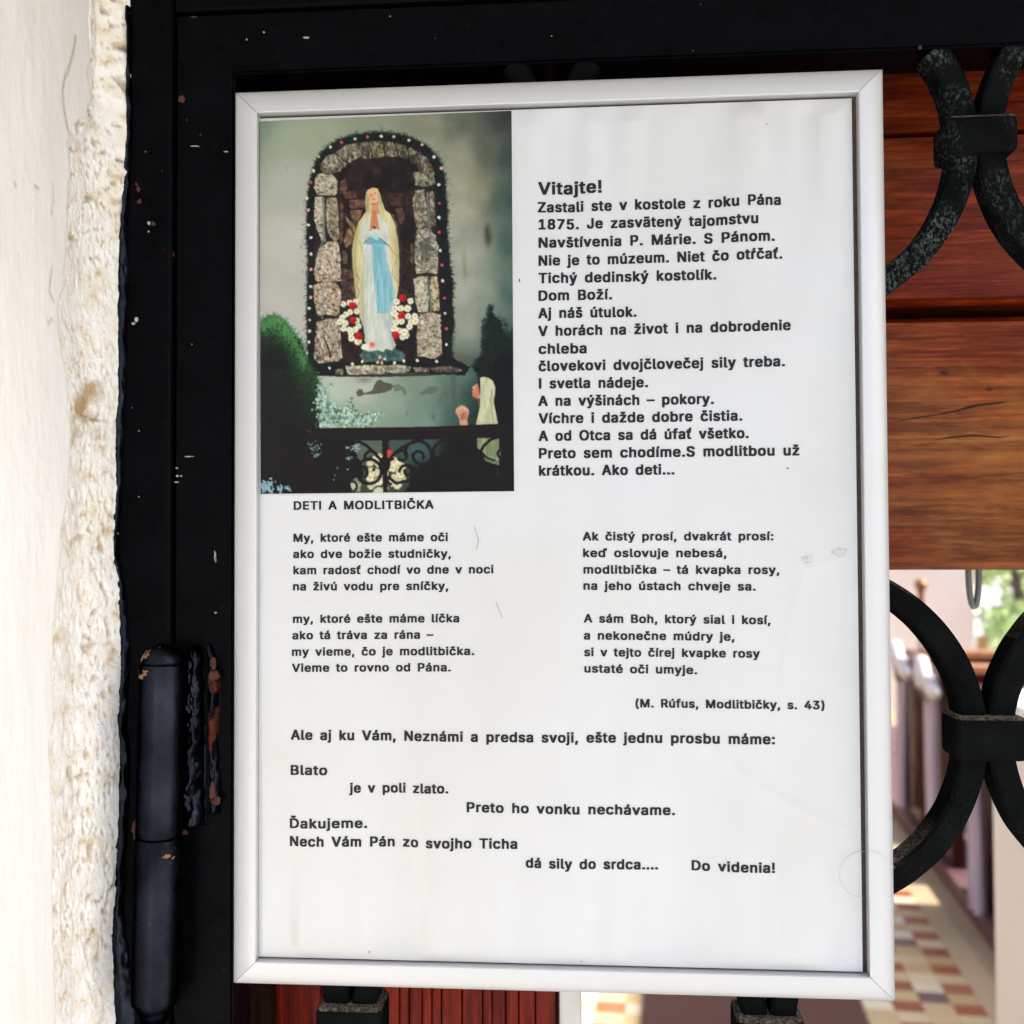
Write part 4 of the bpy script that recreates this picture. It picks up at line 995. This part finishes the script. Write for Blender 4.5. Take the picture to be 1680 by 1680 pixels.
ibox('wall_face', -4.6, -4.3, .75, DW-.001, 2.8, 4.2, M_inwall, sw2)
ibox('dark_reflection_panel', -4.6, -4.28, .75, DW-.001, 0, 2.7995, M_darkwood, sw2)  # unseen dark boards, added so the sides of the bars reflect less light
ibox('dark_reflection_screen', -4.27, -.6, DW-.08, DW-.002, .0045, 2.6, M_darkwood, bw)  # unseen dark screen, added to darken reflections in the gate bars

# pew platform kerb, carpet
n = N('mauve_kerb'); n.set(Base_Color=n.ramp(n.noise(12, 4), [(.3, (.10, .045, .05)), (.7, (.16, .08, .08))]), Roughness=.6); M_kerb = n.m
kb = ibox('pew_platform', 1.005, 4.15, 2.2, 7.6, .0045, .075, M_kerb); tag(kb, 'low mauve brown platform edge under the pews', 'platform')
n = N('brown_carpet'); n.set(Base_Color=n.ramp(n.noise(160, 5), [(.3, (.10, .045, .032)), (.7, (.15, .07, .05))]), Roughness=.98); n.bump(n.noise(500, 4), .6, .006); M_carpet = n.m
cp_ = ibox('carpet_runner', -.140, .502, 2.3, 8.0, .0045, .014, M_carpet, bev=.003); tag(cp_, 'plain brown carpet runner laid along the tiled aisle', 'carpet')

n = N('lilac_white_cloth'); n.set(Base_Color=n.ramp(n.noise(30, 4, .5, n.co((1, 1, .1))), [(.3, (.42, .33, .45)), (.7, (.72, .65, .74))]), Roughness=.8); M_cloth = n.m
n = N('bow_cloth'); n.set(Base_Color=(.78, .76, .78), Roughness=.7); M_bow = n.m
n = N('ribbon_leaf'); n.set(Base_Color=(.04, .14, .03), Roughness=.5); M_leaf = n.m
n = N('orange_cushion'); n.set(Base_Color=(.52, .07, .012), Roughness=.8); M_cush = n.m
names = ['nearest', 'middle', 'farthest']
def cloth_strip(name, d, L, w, parent, M, seed, top, lat=1.012, thick=.012):
    n_, k_ = 26, 14; B = np.zeros((n_, k_*2, 3))
    for i in range(n_):
        z = top-L*i/(n_-1)
        for j in range(k_):
            a = j/(k_-1); fold = .014*math.sin(a*13+seed+i*.05)+.006*math.sin(a*29+seed*2)
            ww = w*(.72+.28*min(1, i/6)); p = isle(lat-.016+fold, d+(a-.5)*ww, z); B[i, j] = p
            p2 = isle(lat-.016+fold+thick, d+(a-.5)*ww, z); B[i, 2*k_-1-j] = p2
    return grid(name, B, M, parent)
for i in range(3):
    d0 = (3.72, 4.38, 4.93)[i]
    pw = empty('church_pew', isle(1.04, d0, .075), f'dark red wooden pew {("nearest the gate","between the nearest and the farthest pew","farthest from the gate")[i]}', 'pew', 'church pews along the aisle')
    ibox('end_panel', 1.035, 1.085, d0+.02, d0+.40, .0765, .845, M_pew, pw, bev=.008)
    ibox('top_rail', 1.030, 3.9, d0+.005, d0+.10, .846, .88, M_pewtop, pw, bev=.006)
    ibox('backrest', 1.0855, 3.88, d0+.04, d0+.07, .30, .845, M_pew, pw)
    ibox('seat', 1.0855, 3.88, d0+.0705, d0+.38, .44, .475, M_pew, pw)
    ibox('book_shelf', 1.0855, 3.88, d0-.10, d0+.039, .73, .755, M_pewtop, pw)
    cu = ibox('seat_cushion', 1.10, 3.8, d0+.09, d0+.36, .4755, .53, M_cush, None, bev=.02)
    tag(cu, f'orange red seat cushion on the {names[i]} pew', 'cushion', 'cushions on the pews')
    dr = empty('pew_ribbon', isle(1.02, d0+.2, .8), f'lilac white cloth ribbon with a bow hanging down the end of the {names[i]} pew', 'ribbon', 'white ribbons tied to the pew ends')
    cloth_strip('cloth_tail', d0+.20, (.74, .70, .68)[i], .10, dr, M_cloth, i*1.7, .81)
    bm = bmesh.new()
    for s in (-1, 1):
        for q in range(2):
            r = bmesh.ops.create_icosphere(bm, subdivisions=2, radius=1)
            c = isle(.985, d0+.20+s*(.055+.05*q), (.81, .81, .82)[i]-.02*q+.02*s)
            Mx = Matrix.Translation(c) @ Matrix.Rotation(-AISLE, 4, 'Z') @ Matrix.Rotation(s*.5+q*.4, 4, 'X') @ Matrix.Diagonal((.03, .085, .04, 1))
            for v in r['verts']: v.co = Mx @ (v.co+Vector((0, 0, .3*math.sin(v.co.y*3))))
    frombm('bow', bm, M_bow, dr, smooth=True)
    bm = bmesh.new()
    for k in range(5):
        c = isle(.975, d0+.17+.02*k, .745+.008*(k % 2)); r = bmesh.ops.create_icosphere(bm, subdivisions=1, radius=1)
        Mx = Matrix.Translation(c) @ Matrix.Rotation(k*.7, 4, 'X') @ Matrix.Diagonal((.006, .014, .04, 1))
        for v in r['verts']: v.co = Mx @ v.co
    frombm('green_leaves', bm, M_leaf, dr, smooth=True)
bm = bmesh.new()
r = bmesh.ops.create_icosphere(bm, subdivisions=3, radius=1)
for v in r['verts']:
    q = v.co.copy(); v.co = isle(1.12+.075*q.x+.01*math.sin(q.y*5), 4.98+.05*q.y, .905+.024*q.z+.006*math.sin(q.x*9))
tag(frombm('folded_cloth', bm, M_bow, None, smooth=True), 'folded white cloth resting on the top rail of the farthest pew', 'cloth')
# pale pillar inside, right of the opening
n = N('cream_paint'); n.set(Base_Color=n.ramp(n.noise(8, 4), [(.3, (.82, .84, .79)), (.7, (.87, .885, .845))]), Roughness=.7); n.bump(n.noise(60, 4), .2, .004); M_pillar = n.m
PD = 1.5
pl0 = lat_at(1618, PD+.16)
pz = h_at(1640, 1160, PD)
pil = empty('pale_pillar', isle(pl0+.12, PD, 0), 'cream painted square pillar standing inside the door on the right', 'pillar')
ibox('shaft', pl0, pl0+.26, PD, PD+.16, .0045, pz-.03, M_pillar, pil, bev=.012)
ibox('cap', pl0-.004, pl0+.264, PD-.004, PD+.164, pz-.0295, pz, M_pillar, pil, bev=.008)
# brass candlestick before the back wall
n = N('old_brass'); n.set(Base_Color=(.32, .15, .06), Metallic=.6, Roughness=.4); M_brass = n.m
cd = 6.6; cl = lat_at(1509, cd); ctop = h_at(1509, 952, cd)
ca = isle(cl, cd, 0)
cs = lathe('candlestick', [(.12, .005), (.12, .03), (.04, .06), (.022, .10), (.018, .5), (.026, .52), (.018, .55), (.017, ctop-.10), (.024, ctop-.07), (.036, ctop-.04), (.037, ctop-.015), (.014, ctop-.015), (.013, ctop)], ca, ca+Vector((0, 0, 1)), M_brass, None, seg=24)
tag(cs, 'tall brown brass candlestick standing before the pale back wall', 'candlestick')

# garden outside the church window
n = N('garden_leaf'); n.set(Base_Color=n.ramp(n.noise(3, 3), [(.3, (.48, .60, .26)), (.7, (.68, .76, .42))]), Roughness=.6); M_gleaf = n.m
n = N('garden_bark'); n.set(Base_Color=(.10, .075, .05), Roughness=.9); M_bark = n.m
def tree(d, lat, hgt, rad, seed, label, nleaf=1700):
    rg = random.Random(seed)
    base = isle(lat, d, 0)
    t = empty('garden_tree', base, label, 'tree', 'trees in the garden beyond the church window')
    bm = bmesh.new(); vs0 = None
    for i in range(7):
        z = hgt*.62*i/6; r = .11*(1-.11*i); ring = [bm.verts.new(base+Vector((r*math.cos(a)+.06*math.sin(i), r*math.sin(a), z))) for a in np.linspace(0, 2*math.pi, 9)[:-1]]
        if vs0:
            for k in range(8): bm.faces.new((vs0[k], vs0[(k+1) % 8], ring[(k+1) % 8], ring[k]))
        vs0 = ring
    for k in range(6):
        a = base+Vector((0, 0, hgt*(.3+.05*k))); b = a+Vector((math.cos(k*2.1)*rad*.7, math.sin(k*2.1)*rad*.7, hgt*.2)); s = (b-a).cross(Vector((0, 0, 1))).normalized()*.03; w = Vector((0, 0, .03))
        q = [bm.verts.new(p) for p in (a+s, a+w, a-s, a-w, b+s*.3, b+w*.3, b-s*.3, b-w*.3)]
        for j in range(4): bm.faces.new((q[j], q[(j+1) % 4], q[4+(j+1) % 4], q[4+j]))
    frombm('trunk', bm, M_bark, t)
    vs = []; fs = []
    cl_ = [base+Vector((rg.gauss(0, rad*.55), rg.gauss(0, rad*.55), hgt*(.06+.86*rg.random()))) for _ in range(26)]
    for k in range(nleaf):
        c = rg.choice(cl_)+Vector((rg.gauss(0, rad*.17), rg.gauss(0, rad*.17), rg.gauss(0, rad*.15)))
        u_ = Vector((rg.gauss(0, 1), rg.gauss(0, 1), rg.gauss(0, .6))).normalized(); w_ = u_.cross(Vector((rg.random(), rg.random(), rg.random()))).normalized()
        L = .07+.06*rg.random(); i = len(vs); vs += [c-u_*L, c+w_*L*.45, c+u_*L, c-w_*L*.45]; fs.append((i, i+1, i+2, i+3))
    mesh('crown', vs, fs, M_gleaf, t)
tree(13.0, lat_at(1672, 13.0), 2.0, .62, 5, 'sunlit leafy young tree close outside the church window')
tree(19.0, lat_at(1690, 19), 3.6, 1.1, 8, 'taller leafy tree farther off in the garden')

# ================================================================ THE FRAMED NOTICE
FW, FH, FB = 206.18*MM/2, 147*MM, 8.9*MM
fr_o = empty('picture_frame', (0, .010, 0), 'white satin aluminium frame with mitred corners hung on the gate', 'picture frame')
prof = [(0.0, .0012), (0.0, -.0028), (.0003, -.0031), (.0020, -.0030), (.0038, -.0026), (.0056, -.0019), (.0072, -.0010), (.0084, -.0001), (.0088, .0005), (FB, .0011), (FB, .0132), (.004, .0132), (.004, .0034), (0.0016, .0034), (.0016, .0012)]
def rail(ax, sgn):
    g = .00010; vs = []; K = len(prof); nseg = 60
    for i in range(nseg+1):
        s = -1+2*i/nseg
        for u_, y_ in prof:
            if ax == 'h': vs.append((s*(FW+u_-g), y_, sgn*(FH+u_)))
            else: vs.append((sgn*(FW+u_), y_, s*(FH+u_-g)))
    fs = []
    for i in range(nseg):
        for k in range(K): fs.append((i*K+k, i*K+(k+1) % K, (i+1)*K+(k+1) % K, (i+1)*K+k))
    fs.append(tuple(range(K))); fs.append(tuple(nseg*K+k for k in range(K))[::-1])
    bm = bmesh.new(); me = bpy.data.meshes.new('t'); me.from_pydata(vs, [], fs); bm.from_mesh(me)
    o = frombm('frame_rail', bm, M_frame, fr_o)
    for p in o.data.polygons: p.use_smooth = len(p.vertices) == 4
    o.data.set_sharp_from_angle(angle=R(38))
for ax, sg in (('h', 1), ('h', -1), ('v', 1), ('v', -1)): rail(ax, sg)
box('backing_board', -FW-.0014, FW+.0014, .0014, .0032, -FH-.0014, FH+.0014, M_board, fr_o)
for zc in (FH*.5, -FH*.5): box('hanger', -.02, .02, .0036, .0136, zc-.004, zc+.004, M_grey, fr_o)

# the sheet: gently cockled, with a few long soft creases
SX0, SX1 = -FW+.0001, FW-.00165
SZ1, SZ0 = FH-.0009, -FH+.0006
pa, pb = at(427, 200.3, 0), at(839.5, 182.7, 0); pc, pd = at(843.7, 806, 0), at(428.6, 810.5, 0)
def cockle(x, z):
    x = np.asarray(x, float); z = np.asarray(z, float)
    e = np.exp(-((FH-z)/.045)**2)+.75*np.exp(-((z+FH)/.05)**2)+.16
    w = fnoise(x*75+3, z*7+1, 201, 2)*.0060*e+fnoise(x*22, z*8, 203, 3)*.0036
    def crease(p, q, amp, wd):
        a = at(*p, 0); b = at(*q, 0); dx, dz = b.x-a.x, b.z-a.z; L = math.hypot(dx, dz)
        t = ((x-a.x)*dx+(z-a.z)*dz)/L; s = ((x-a.x)*-dz+(z-a.z)*dx)/L+.004*np.sin(np.clip(t/L, 0, 1)*3.1)
        return amp*np.exp(-np.abs(s)/wd)*np.clip(t/.012, 0, 1)*np.clip((L-t)/.012, 0, 1)
    w = w+crease((1010, 1000), (1150, 1250), .0005, .0016)+crease((1130, 1190), (1416, 1372), .00055, .0018)+crease((1265, 935), (1415, 882), .00045, .0014)+crease((1345, 880), (1285, 1190), .0004, .0022)
    edge = np.minimum(np.minimum(x-SX0, SX1-x), np.minimum(z-SZ0, SZ1-z)); w = w*np.clip(edge/.006, 0, 1)
    inphoto = np.clip((pb.x+.002-x)/.004, 0, 1)*np.clip((z-pd.z+.002)/.004, 0, 1)
    w = w*(1-inphoto)
    return 1.9e-3*np.tanh(w/1.9e-3)*np.where(w < 0, .68, 1)
gx = np.linspace(SX0, SX1, 260); gz = np.linspace(SZ0, SZ1, 360)
X, Z = np.meshgrid(gx, gz)
note = empty('notice_sheet', (0, 0, 0), 'white glossy sheet of black Slovak welcome text, slightly cockled, inside the frame', 'notice')
P = np.stack([X, -cockle(X, Z), Z], -1)
grid('sheet', P, M_sheet, note)
# printed text: every line is set between its surveyed ends on the sheet
LINES = [
 ('Vitajte!', 883.2, 321, 987.3, 317.1, 20.8), ('Zastali ste v kostole z roku Pána', 882.6, 350.2, 1281, 336.8, 17.2), ('1875. Je zasvätený tajomstvu', 883.8, 378.2, 1243.3, 368, 17.2),
 ('Navštívenia P. Márie. S Pánom.', 883.8, 408.2, 1270.7, 396, 17.2), ('Nie je to múzeum. Niet čo otŕčať.', 883.8, 437.7, 1283.5, 424.6, 17.2), ('Tichý dedinský kostolík.', 883.8, 466.3, 1175.4, 458.5, 17.2),
 ('Dom Boží.', 883.8, 495.1, 1004.3, 491.5, 17.2), ('Aj náš útulok.', 883.2, 523.7, 1044.5, 519.8, 17.2), ('V horách na život i na dobrodenie', 883.2, 552.9, 1297.4, 541.8, 17.2), ('chleba', 883.8, 581.9, 962.6, 580.4, 17.2),
 ('človekovi dvojčlovečej sily treba.', 883.8, 610.2, 1287.9, 601, 17.2), ('I svetla nádeje.', 884.3, 638.5, 1063.2, 635.5, 17.2), ('A na výšinách – pokory.', 883.2, 667, 1171.3, 662.9, 17.2), ('Víchre i dažde dobre čistia.', 883.8, 695.6, 1218, 690.2, 17.2),
 ('A od Otca sa dá úfať všetko.', 883.8, 724.2, 1228.7, 718.8, 17.2), ('Preto sem chodíme.S modlitbou už', 884.3, 752.7, 1312.3, 747.1, 17.2), ('krátkou. Ako deti...', 884.3, 781, 1106.7, 778.6, 17.2),
 ('DETI A MODLITBIČKA', 481.3, 836.5, 711.5, 834.8, 14.2), ('My, ktoré ešte máme oči', 480.8, 889.3, 735, 888, 13.8), ('ako dve božie studničky,', 480.3, 915.8, 740, 915, 13.8), ('kam radosť chodí vo dne v noci', 480.8, 942.5, 810, 940.8, 13.8),
 ('na živú vodu pre sníčky,', 480.3, 969, 735.8, 968, 13.8), ('my, ktoré ešte máme líčka', 480.3, 1022.3, 753.8, 1021, 13.8), ('ako tá tráva za rána –', 479.3, 1049.3, 711.3, 1047.8, 13.8), ('my vieme, čo je modlitbička.', 478.8, 1076.3, 778.3, 1074.5, 13.8),
 ('Vieme to rovno od Pána.', 478.8, 1102.5, 740, 1101.3, 13.8), ('Ak čistý prosí, dvakrát prosí:', 956, 887, 1269.4, 886.7, 14.2), ('keď oslovuje nebesá,', 956.6, 914.1, 1192.3, 914.4, 14.2), ('modlitbička – tá kvapka rosy,', 957.2, 941.2, 1279.2, 942.1, 14.2),
 ('na jeho ústach chveje sa.', 957.2, 967.7, 1239.9, 969.2, 14.2), ('A sám Boh, ktorý sial i kosí,', 957.8, 1021.3, 1264.3, 1024.5, 14.2), ('a nekonečne múdry je,', 957.8, 1049.2, 1205, 1051.6, 14.2), ('si v tejto čírej kvapke rosy', 958.4, 1076.6, 1246.8, 1079.3, 14.2),
 ('ustaté oči umyje.', 958.7, 1103.4, 1143.8, 1106.4, 14.2), ('(M. Rúfus, Modlitbičky, s. 43)', 1042.6, 1160.8, 1353, 1164.1, 14.2),
 ('Ale aj ku Vám, Neznámi a predsa svoji, ešte jednu prosbu máme:', 477.2, 1213.6, 1271.5, 1221.3, 16.6), ('Blato', 477.2, 1271, 537.6, 1271.3, 16.2), ('je v poli zlato.', 573.2, 1300.5, 736, 1301, 16.2), ('Preto ho vonku nechávame.', 765.9, 1332, 1107.8, 1338.3, 16.6),
 ('Ďakujeme.', 476.3, 1357.9, 602.8, 1358.2, 16.2), ('Nech Vám Pán zo svojho Ticha', 476.3, 1387.1, 848.9, 1392.4, 16.6), ('dá sily do srdca....', 862.6, 1423, 1079.8, 1427.3, 16.6), ('Do videnia!', 1134.9, 1428.8, 1270.9, 1431.1, 16.8)]
import os
FONT = None
try: FONT = bpy.data.fonts.load(os.path.join(bpy.utils.system_resource('DATAFILES', path='fonts'), 'Inter.woff2'))   # a typeface that ships inside Blender
except Exception: pass
from mathutils.geometry import interpolate_bezier, delaunay_2d_cdt
def glyph_table(chars):                            # outlines of every letter used, filled contour by contour
    obs = {}
    for ch in chars:
        for key, body in ((ch, ch), ('adv'+ch, 'H'+ch+'H')):
            c = bpy.data.curves.new('t', 'FONT'); c.body = body; c.resolution_u = 2
            if FONT: c.font = FONT
            o = bpy.data.objects.new('t', c); COL.objects.link(o); obs[key] = o
    c = bpy.data.curves.new('t', 'FONT'); c.body = 'HH'
    if FONT: c.font = FONT
    o = bpy.data.objects.new('t', c); COL.objects.link(o); obs['HH'] = o
    bpy.context.view_layer.update(); dg = bpy.context.evaluated_depsgraph_get()
    def outline(o):
        res = []
        for sp in o.evaluated_get(dg).to_curve(dg).splines:
            b = sp.bezier_points; P_ = []
            for i in range(len(b)):
                a, d = b[i], b[(i+1) % len(b)]
                straight = (a.handle_right-a.co).cross(d.co-a.co).length < 1e-7 and (d.handle_left-d.co).cross(d.co-a.co).length < 1e-7
                P_ += [(p.x, p.y) for p in (interpolate_bezier(a.co, a.handle_right, d.handle_left, d.co, 2 if straight else 5)[:-1])]
            if P_: res.append(P_)
        return res
    def maxx(o): return max((p[0] for c_ in outline(o) for p in c_), default=0)
    wHH = maxx(obs['HH']); T = {}
    for ch in chars:
        cs = outline(obs[ch])
        pts = []; eds = []
        for c_ in cs:
            b0 = len(pts); pts += [Vector(p) for p in c_]; eds += [(b0+i, b0+(i+1) % len(c_)) for i in range(len(c_))]
        V_ = []; F_ = []
        if pts:
            r_ = delaunay_2d_cdt(pts, eds, [], 0, 1e-5); V_ = [(p.x, p.y) for p in r_[0]]
            def winding(px_, py_):
                w_ = 0
                for c_ in cs:
                    for i in range(len(c_)):
                        (ax, ay), (bx, by) = c_[i], c_[(i+1) % len(c_)]
                        if (ay > py_) != (by > py_) and px_ < (bx-ax)*(py_-ay)/(by-ay)+ax: w_ += 1 if by > ay else -1
                return w_
            for t in r_[2]:
                if winding(sum(V_[i][0] for i in t)/len(t), sum(V_[i][1] for i in t)/len(t)): F_.append(tuple(t))
        T[ch] = (np.array(V_).reshape(-1, 2), F_, maxx(obs['adv'+ch])-wHH)
    for o in obs.values(): c = o.data; bpy.data.objects.remove(o); bpy.data.curves.remove(c)
    return T
GL = glyph_table(sorted(set(''.join(L[0] for L in LINES))-{' '})+['H'])
CAPH = GL['H'][0][:, 1].max()
GL['I'] = (np.array([(.06, 0.), (.128, 0.), (.128, CAPH), (.06, CAPH)]), [(0, 1, 2, 3)], .188)   # plain upright capital
BX, BY = .034, .020                                # the strokes are fattened by this much of the letter size
def set_line(body, x0, y0, x1, y1, cap):
    a, b = at(x0, y0, 0), at(x1, y1, 0)
    size = (at(x0, y0-cap, 0).z-a.z)/(CAPH+2*BY)
    Lw = math.hypot(b.x-a.x, b.z-a.z); dx, dz = (b.x-a.x)/Lw, (b.z-a.z)/Lw
    pen = 0.; V_ = []; F_ = []; nv_ = 0
    for ch in body:
        if ch == ' ': pen += .36; continue
        g, f, adv = GL[ch]
        V_.append(g+(pen, 0)); F_ += [tuple(i+nv_ for i in t) for t in f]; nv_ += len(g); pen += adv+.045
    co = np.concatenate(V_)*size
    xmin, xmax = co[:, 0].min(), co[:, 0].max()
    sc = (Lw-2*BX*size)/(xmax-xmin)
    uu0 = (co[:, 0]-xmin)*sc+BX*size; vv0 = co[:, 1]+BY*size
    VV = []; FF = []
    for q, (sx_, sy_) in enumerate(((-1, -1), (1, -1), (1, 1), (-1, 1), (0, 0))):
        uu = uu0+sx_*BX*size; vv = vv0+sy_*BY*size
        xx = a.x+uu*dx-vv*dz*.4; zz_ = a.z+uu*dz+vv
        VV.append(np.stack([xx, -cockle(xx, zz_)-.00014-.000002*q, zz_], 1)); FF += [tuple(i+q*nv_ for i in p) for p in F_]
    mesh('text_line', np.concatenate(VV), FF, M_ink, note)
    return round(sc, 3)
print('TEXT SCALES', [(set_line(*L), L[0][:12]) for L in LINES])
# specks, smudges and fibres caught on the sheet
def blotch(name, lst, mat, seed, dy=.00020):
    rg = random.Random(seed)
    for (x, y, rx, ry) in lst:
        bm = bmesh.new(); vs = []
        for i in range(12):
            a = 2*math.pi*i/12; w = .65+.5*rg.random(); q = at(x+rx*w*math.cos(a), y+ry*w*math.sin(a), 0)
            vs.append(bm.verts.new((q.x, -float(cockle(q.x, q.z))-dy, q.z)))
        bm.faces.new(vs)
        frombm(name, bm, mat, note)
blotch('smudge', [(1326,918,11,7),(1378,906,12,8)], M_stain, 31)
n = N('dark_speck'); n.set(Base_Color=(.03, .02, .018), Roughness=.8); M_speck = n.m
blotch('speck', [(852.5,461.5,1.3,2.6),(1293,768,2.6,1.1),(1257,205,1.3,1.2),(954,1576,1.2,1.2),(606,1561,1,2.4),(1033,544,.8,.8)], M_speck, 32)
def fibre(name, pts, r, mat, parent=None):
    vs = []; fs = []
    p = [Vector(q) for q in pts]
    for i, c in enumerate(p):
        t_ = (p[min(i+1, len(p)-1)]-p[max(0, i-1)]).normalized(); s = t_.orthogonal().normalized(); q = t_.cross(s)
        for k in range(5): vs.append(c+(s*math.cos(k*1.2566)+q*math.sin(k*1.2566))*r)
    for i in range(len(p)-1):
        for k in range(5): fs.append((i*5+k, i*5+(k+1) % 5, i*5+5+(k+1) % 5, i*5+5+k))
    return mesh(name, vs, fs, mat, parent, smooth=True)
def onsheet(x, y):
    q = at(x, y, 0); return (q.x, -float(cockle(q.x, q.z))-.0003, q.z)
def smooth_pts(l, n_=40):
    l = np.array(l, float); t_ = np.linspace(0, len(l)-1, n_); i = np.clip(t_.astype(int), 0, len(l)-2); f = (t_-i)[:, None]
    p0 = l[np.clip(i-1, 0, None)]; p1 = l[i]; p2 = l[i+1]; p3 = l[np.clip(i+2, None, len(l)-1)]
    return .5*((2*p1)+(-p0+p2)*f+(2*p0-5*p1+4*p2-p3)*f**2+(-p0+3*p1-3*p2+p3)*f**3)
o = fibre('fibre', [onsheet(*q) for q in smooth_pts([(778,864),(782,876),(785,888),(781,902)])], .00009, M_hair, note)
o = fibre('fibre', [onsheet(*q) for q in smooth_pts([(814,988),(819,1000),(824,1014)])], .00009, M_hair, note)
# hair loop lying over the sheet and the right rail
def onframe(x, y):
    q = at(x, y, 0)
    if q.x < SX1: return (q.x, -.0006, q.z)
    if q.x < FW+.0003: return (q.x, -.0006-(q.x-SX1)/(FW-SX1)*.0024, q.z)
    q = at(x, y, -.0034); return (q.x, -.0036, q.z)
hp = [(1416,1472),(1395,1466),(1380,1449),(1376.5,1430),(1384,1411),(1400,1399),(1418,1394.5),(1432,1396),(1446,1402),(1459,1412),(1468,1424)]
hl = fibre('loose_hair', [onframe(*q) for q in smooth_pts(hp, 70)], 0.00007, M_hair)
tag(hl, 'thin loop of loose hair stuck across the sheet and the right side of the frame', 'hair')

# the glossy photograph stuck on the sheet, its picture laid out in the plane of the print
img = paint_print()
nv, nu = 640, 424
tu = np.linspace(0, 1, nu); tv = np.linspace(0, 1, nv)
TU_, TV_ = np.meshgrid(tu, tv)
qx = [427, 839.5, 843.7, 428.6]; qy = [200.3, 182.7, 806, 810.5]
SXp = (qx[0]*(1-TU_)+qx[1]*TU_)*(1-TV_)+(qx[3]*(1-TU_)+qx[2]*TU_)*TV_
SYp = (qy[0]*(1-TU_)+qy[1]*TU_)*(1-TV_)+(qy[3]*(1-TU_)+qy[2]*TU_)*TV_
def bil(im, x, y):
    x = np.clip(x-PX0-.5, 0, im.shape[1]-1.001); y = np.clip(y-PY0-.5, 0, im.shape[0]-1.001)
    i = y.astype(int); j = x.astype(int); fy = (y-i)[..., None]; fx_ = (x-j)[..., None]
    return (im[i, j]*(1-fx_)+im[i, j+1]*fx_)*(1-fy)+(im[i+1, j]*(1-fx_)+im[i+1, j+1]*fx_)*fy
C = bil(img, SXp, SYp)/255
C = np.where(C <= .04045, C/12.92, ((C+.055)/1.055)**2.4)*PRINT_GAIN
PW = np.zeros((nv, nu, 3))
A = [np.array(q) for q in (pa, pb, pc, pd)]
PW[:] = (A[0]*(1-TU_[..., None])+A[1]*TU_[..., None])*(1-TV_[..., None])+(A[3]*(1-TU_[..., None])+A[2]*TU_[..., None])*TV_[..., None]
PW[..., 1] = -.00062+fnoise(PW[..., 0]*14, PW[..., 2]*11, 211, 2)*.0005
ph = empty('colour_photograph', (float(A[0][0]), 0, float(A[0][2])), 'glossy colour photo of a Madonna statue in a stone niche, stuck on the sheet', 'photograph')
grid('print', PW, M_photo, ph, flip=False, cols=C)
rim = np.concatenate([PW[0], PW[1:, -1], PW[-1, -2::-1], PW[-2:0:-1, 0]])
k = len(rim); vs = [tuple(p) for p in rim]+[(p[0], -.00012, p[2]) for p in rim]
mesh('print_edge', vs, [(i, (i+1) % k, k+(i+1) % k, k+i) for i in range(k)], M_photoedge, ph)
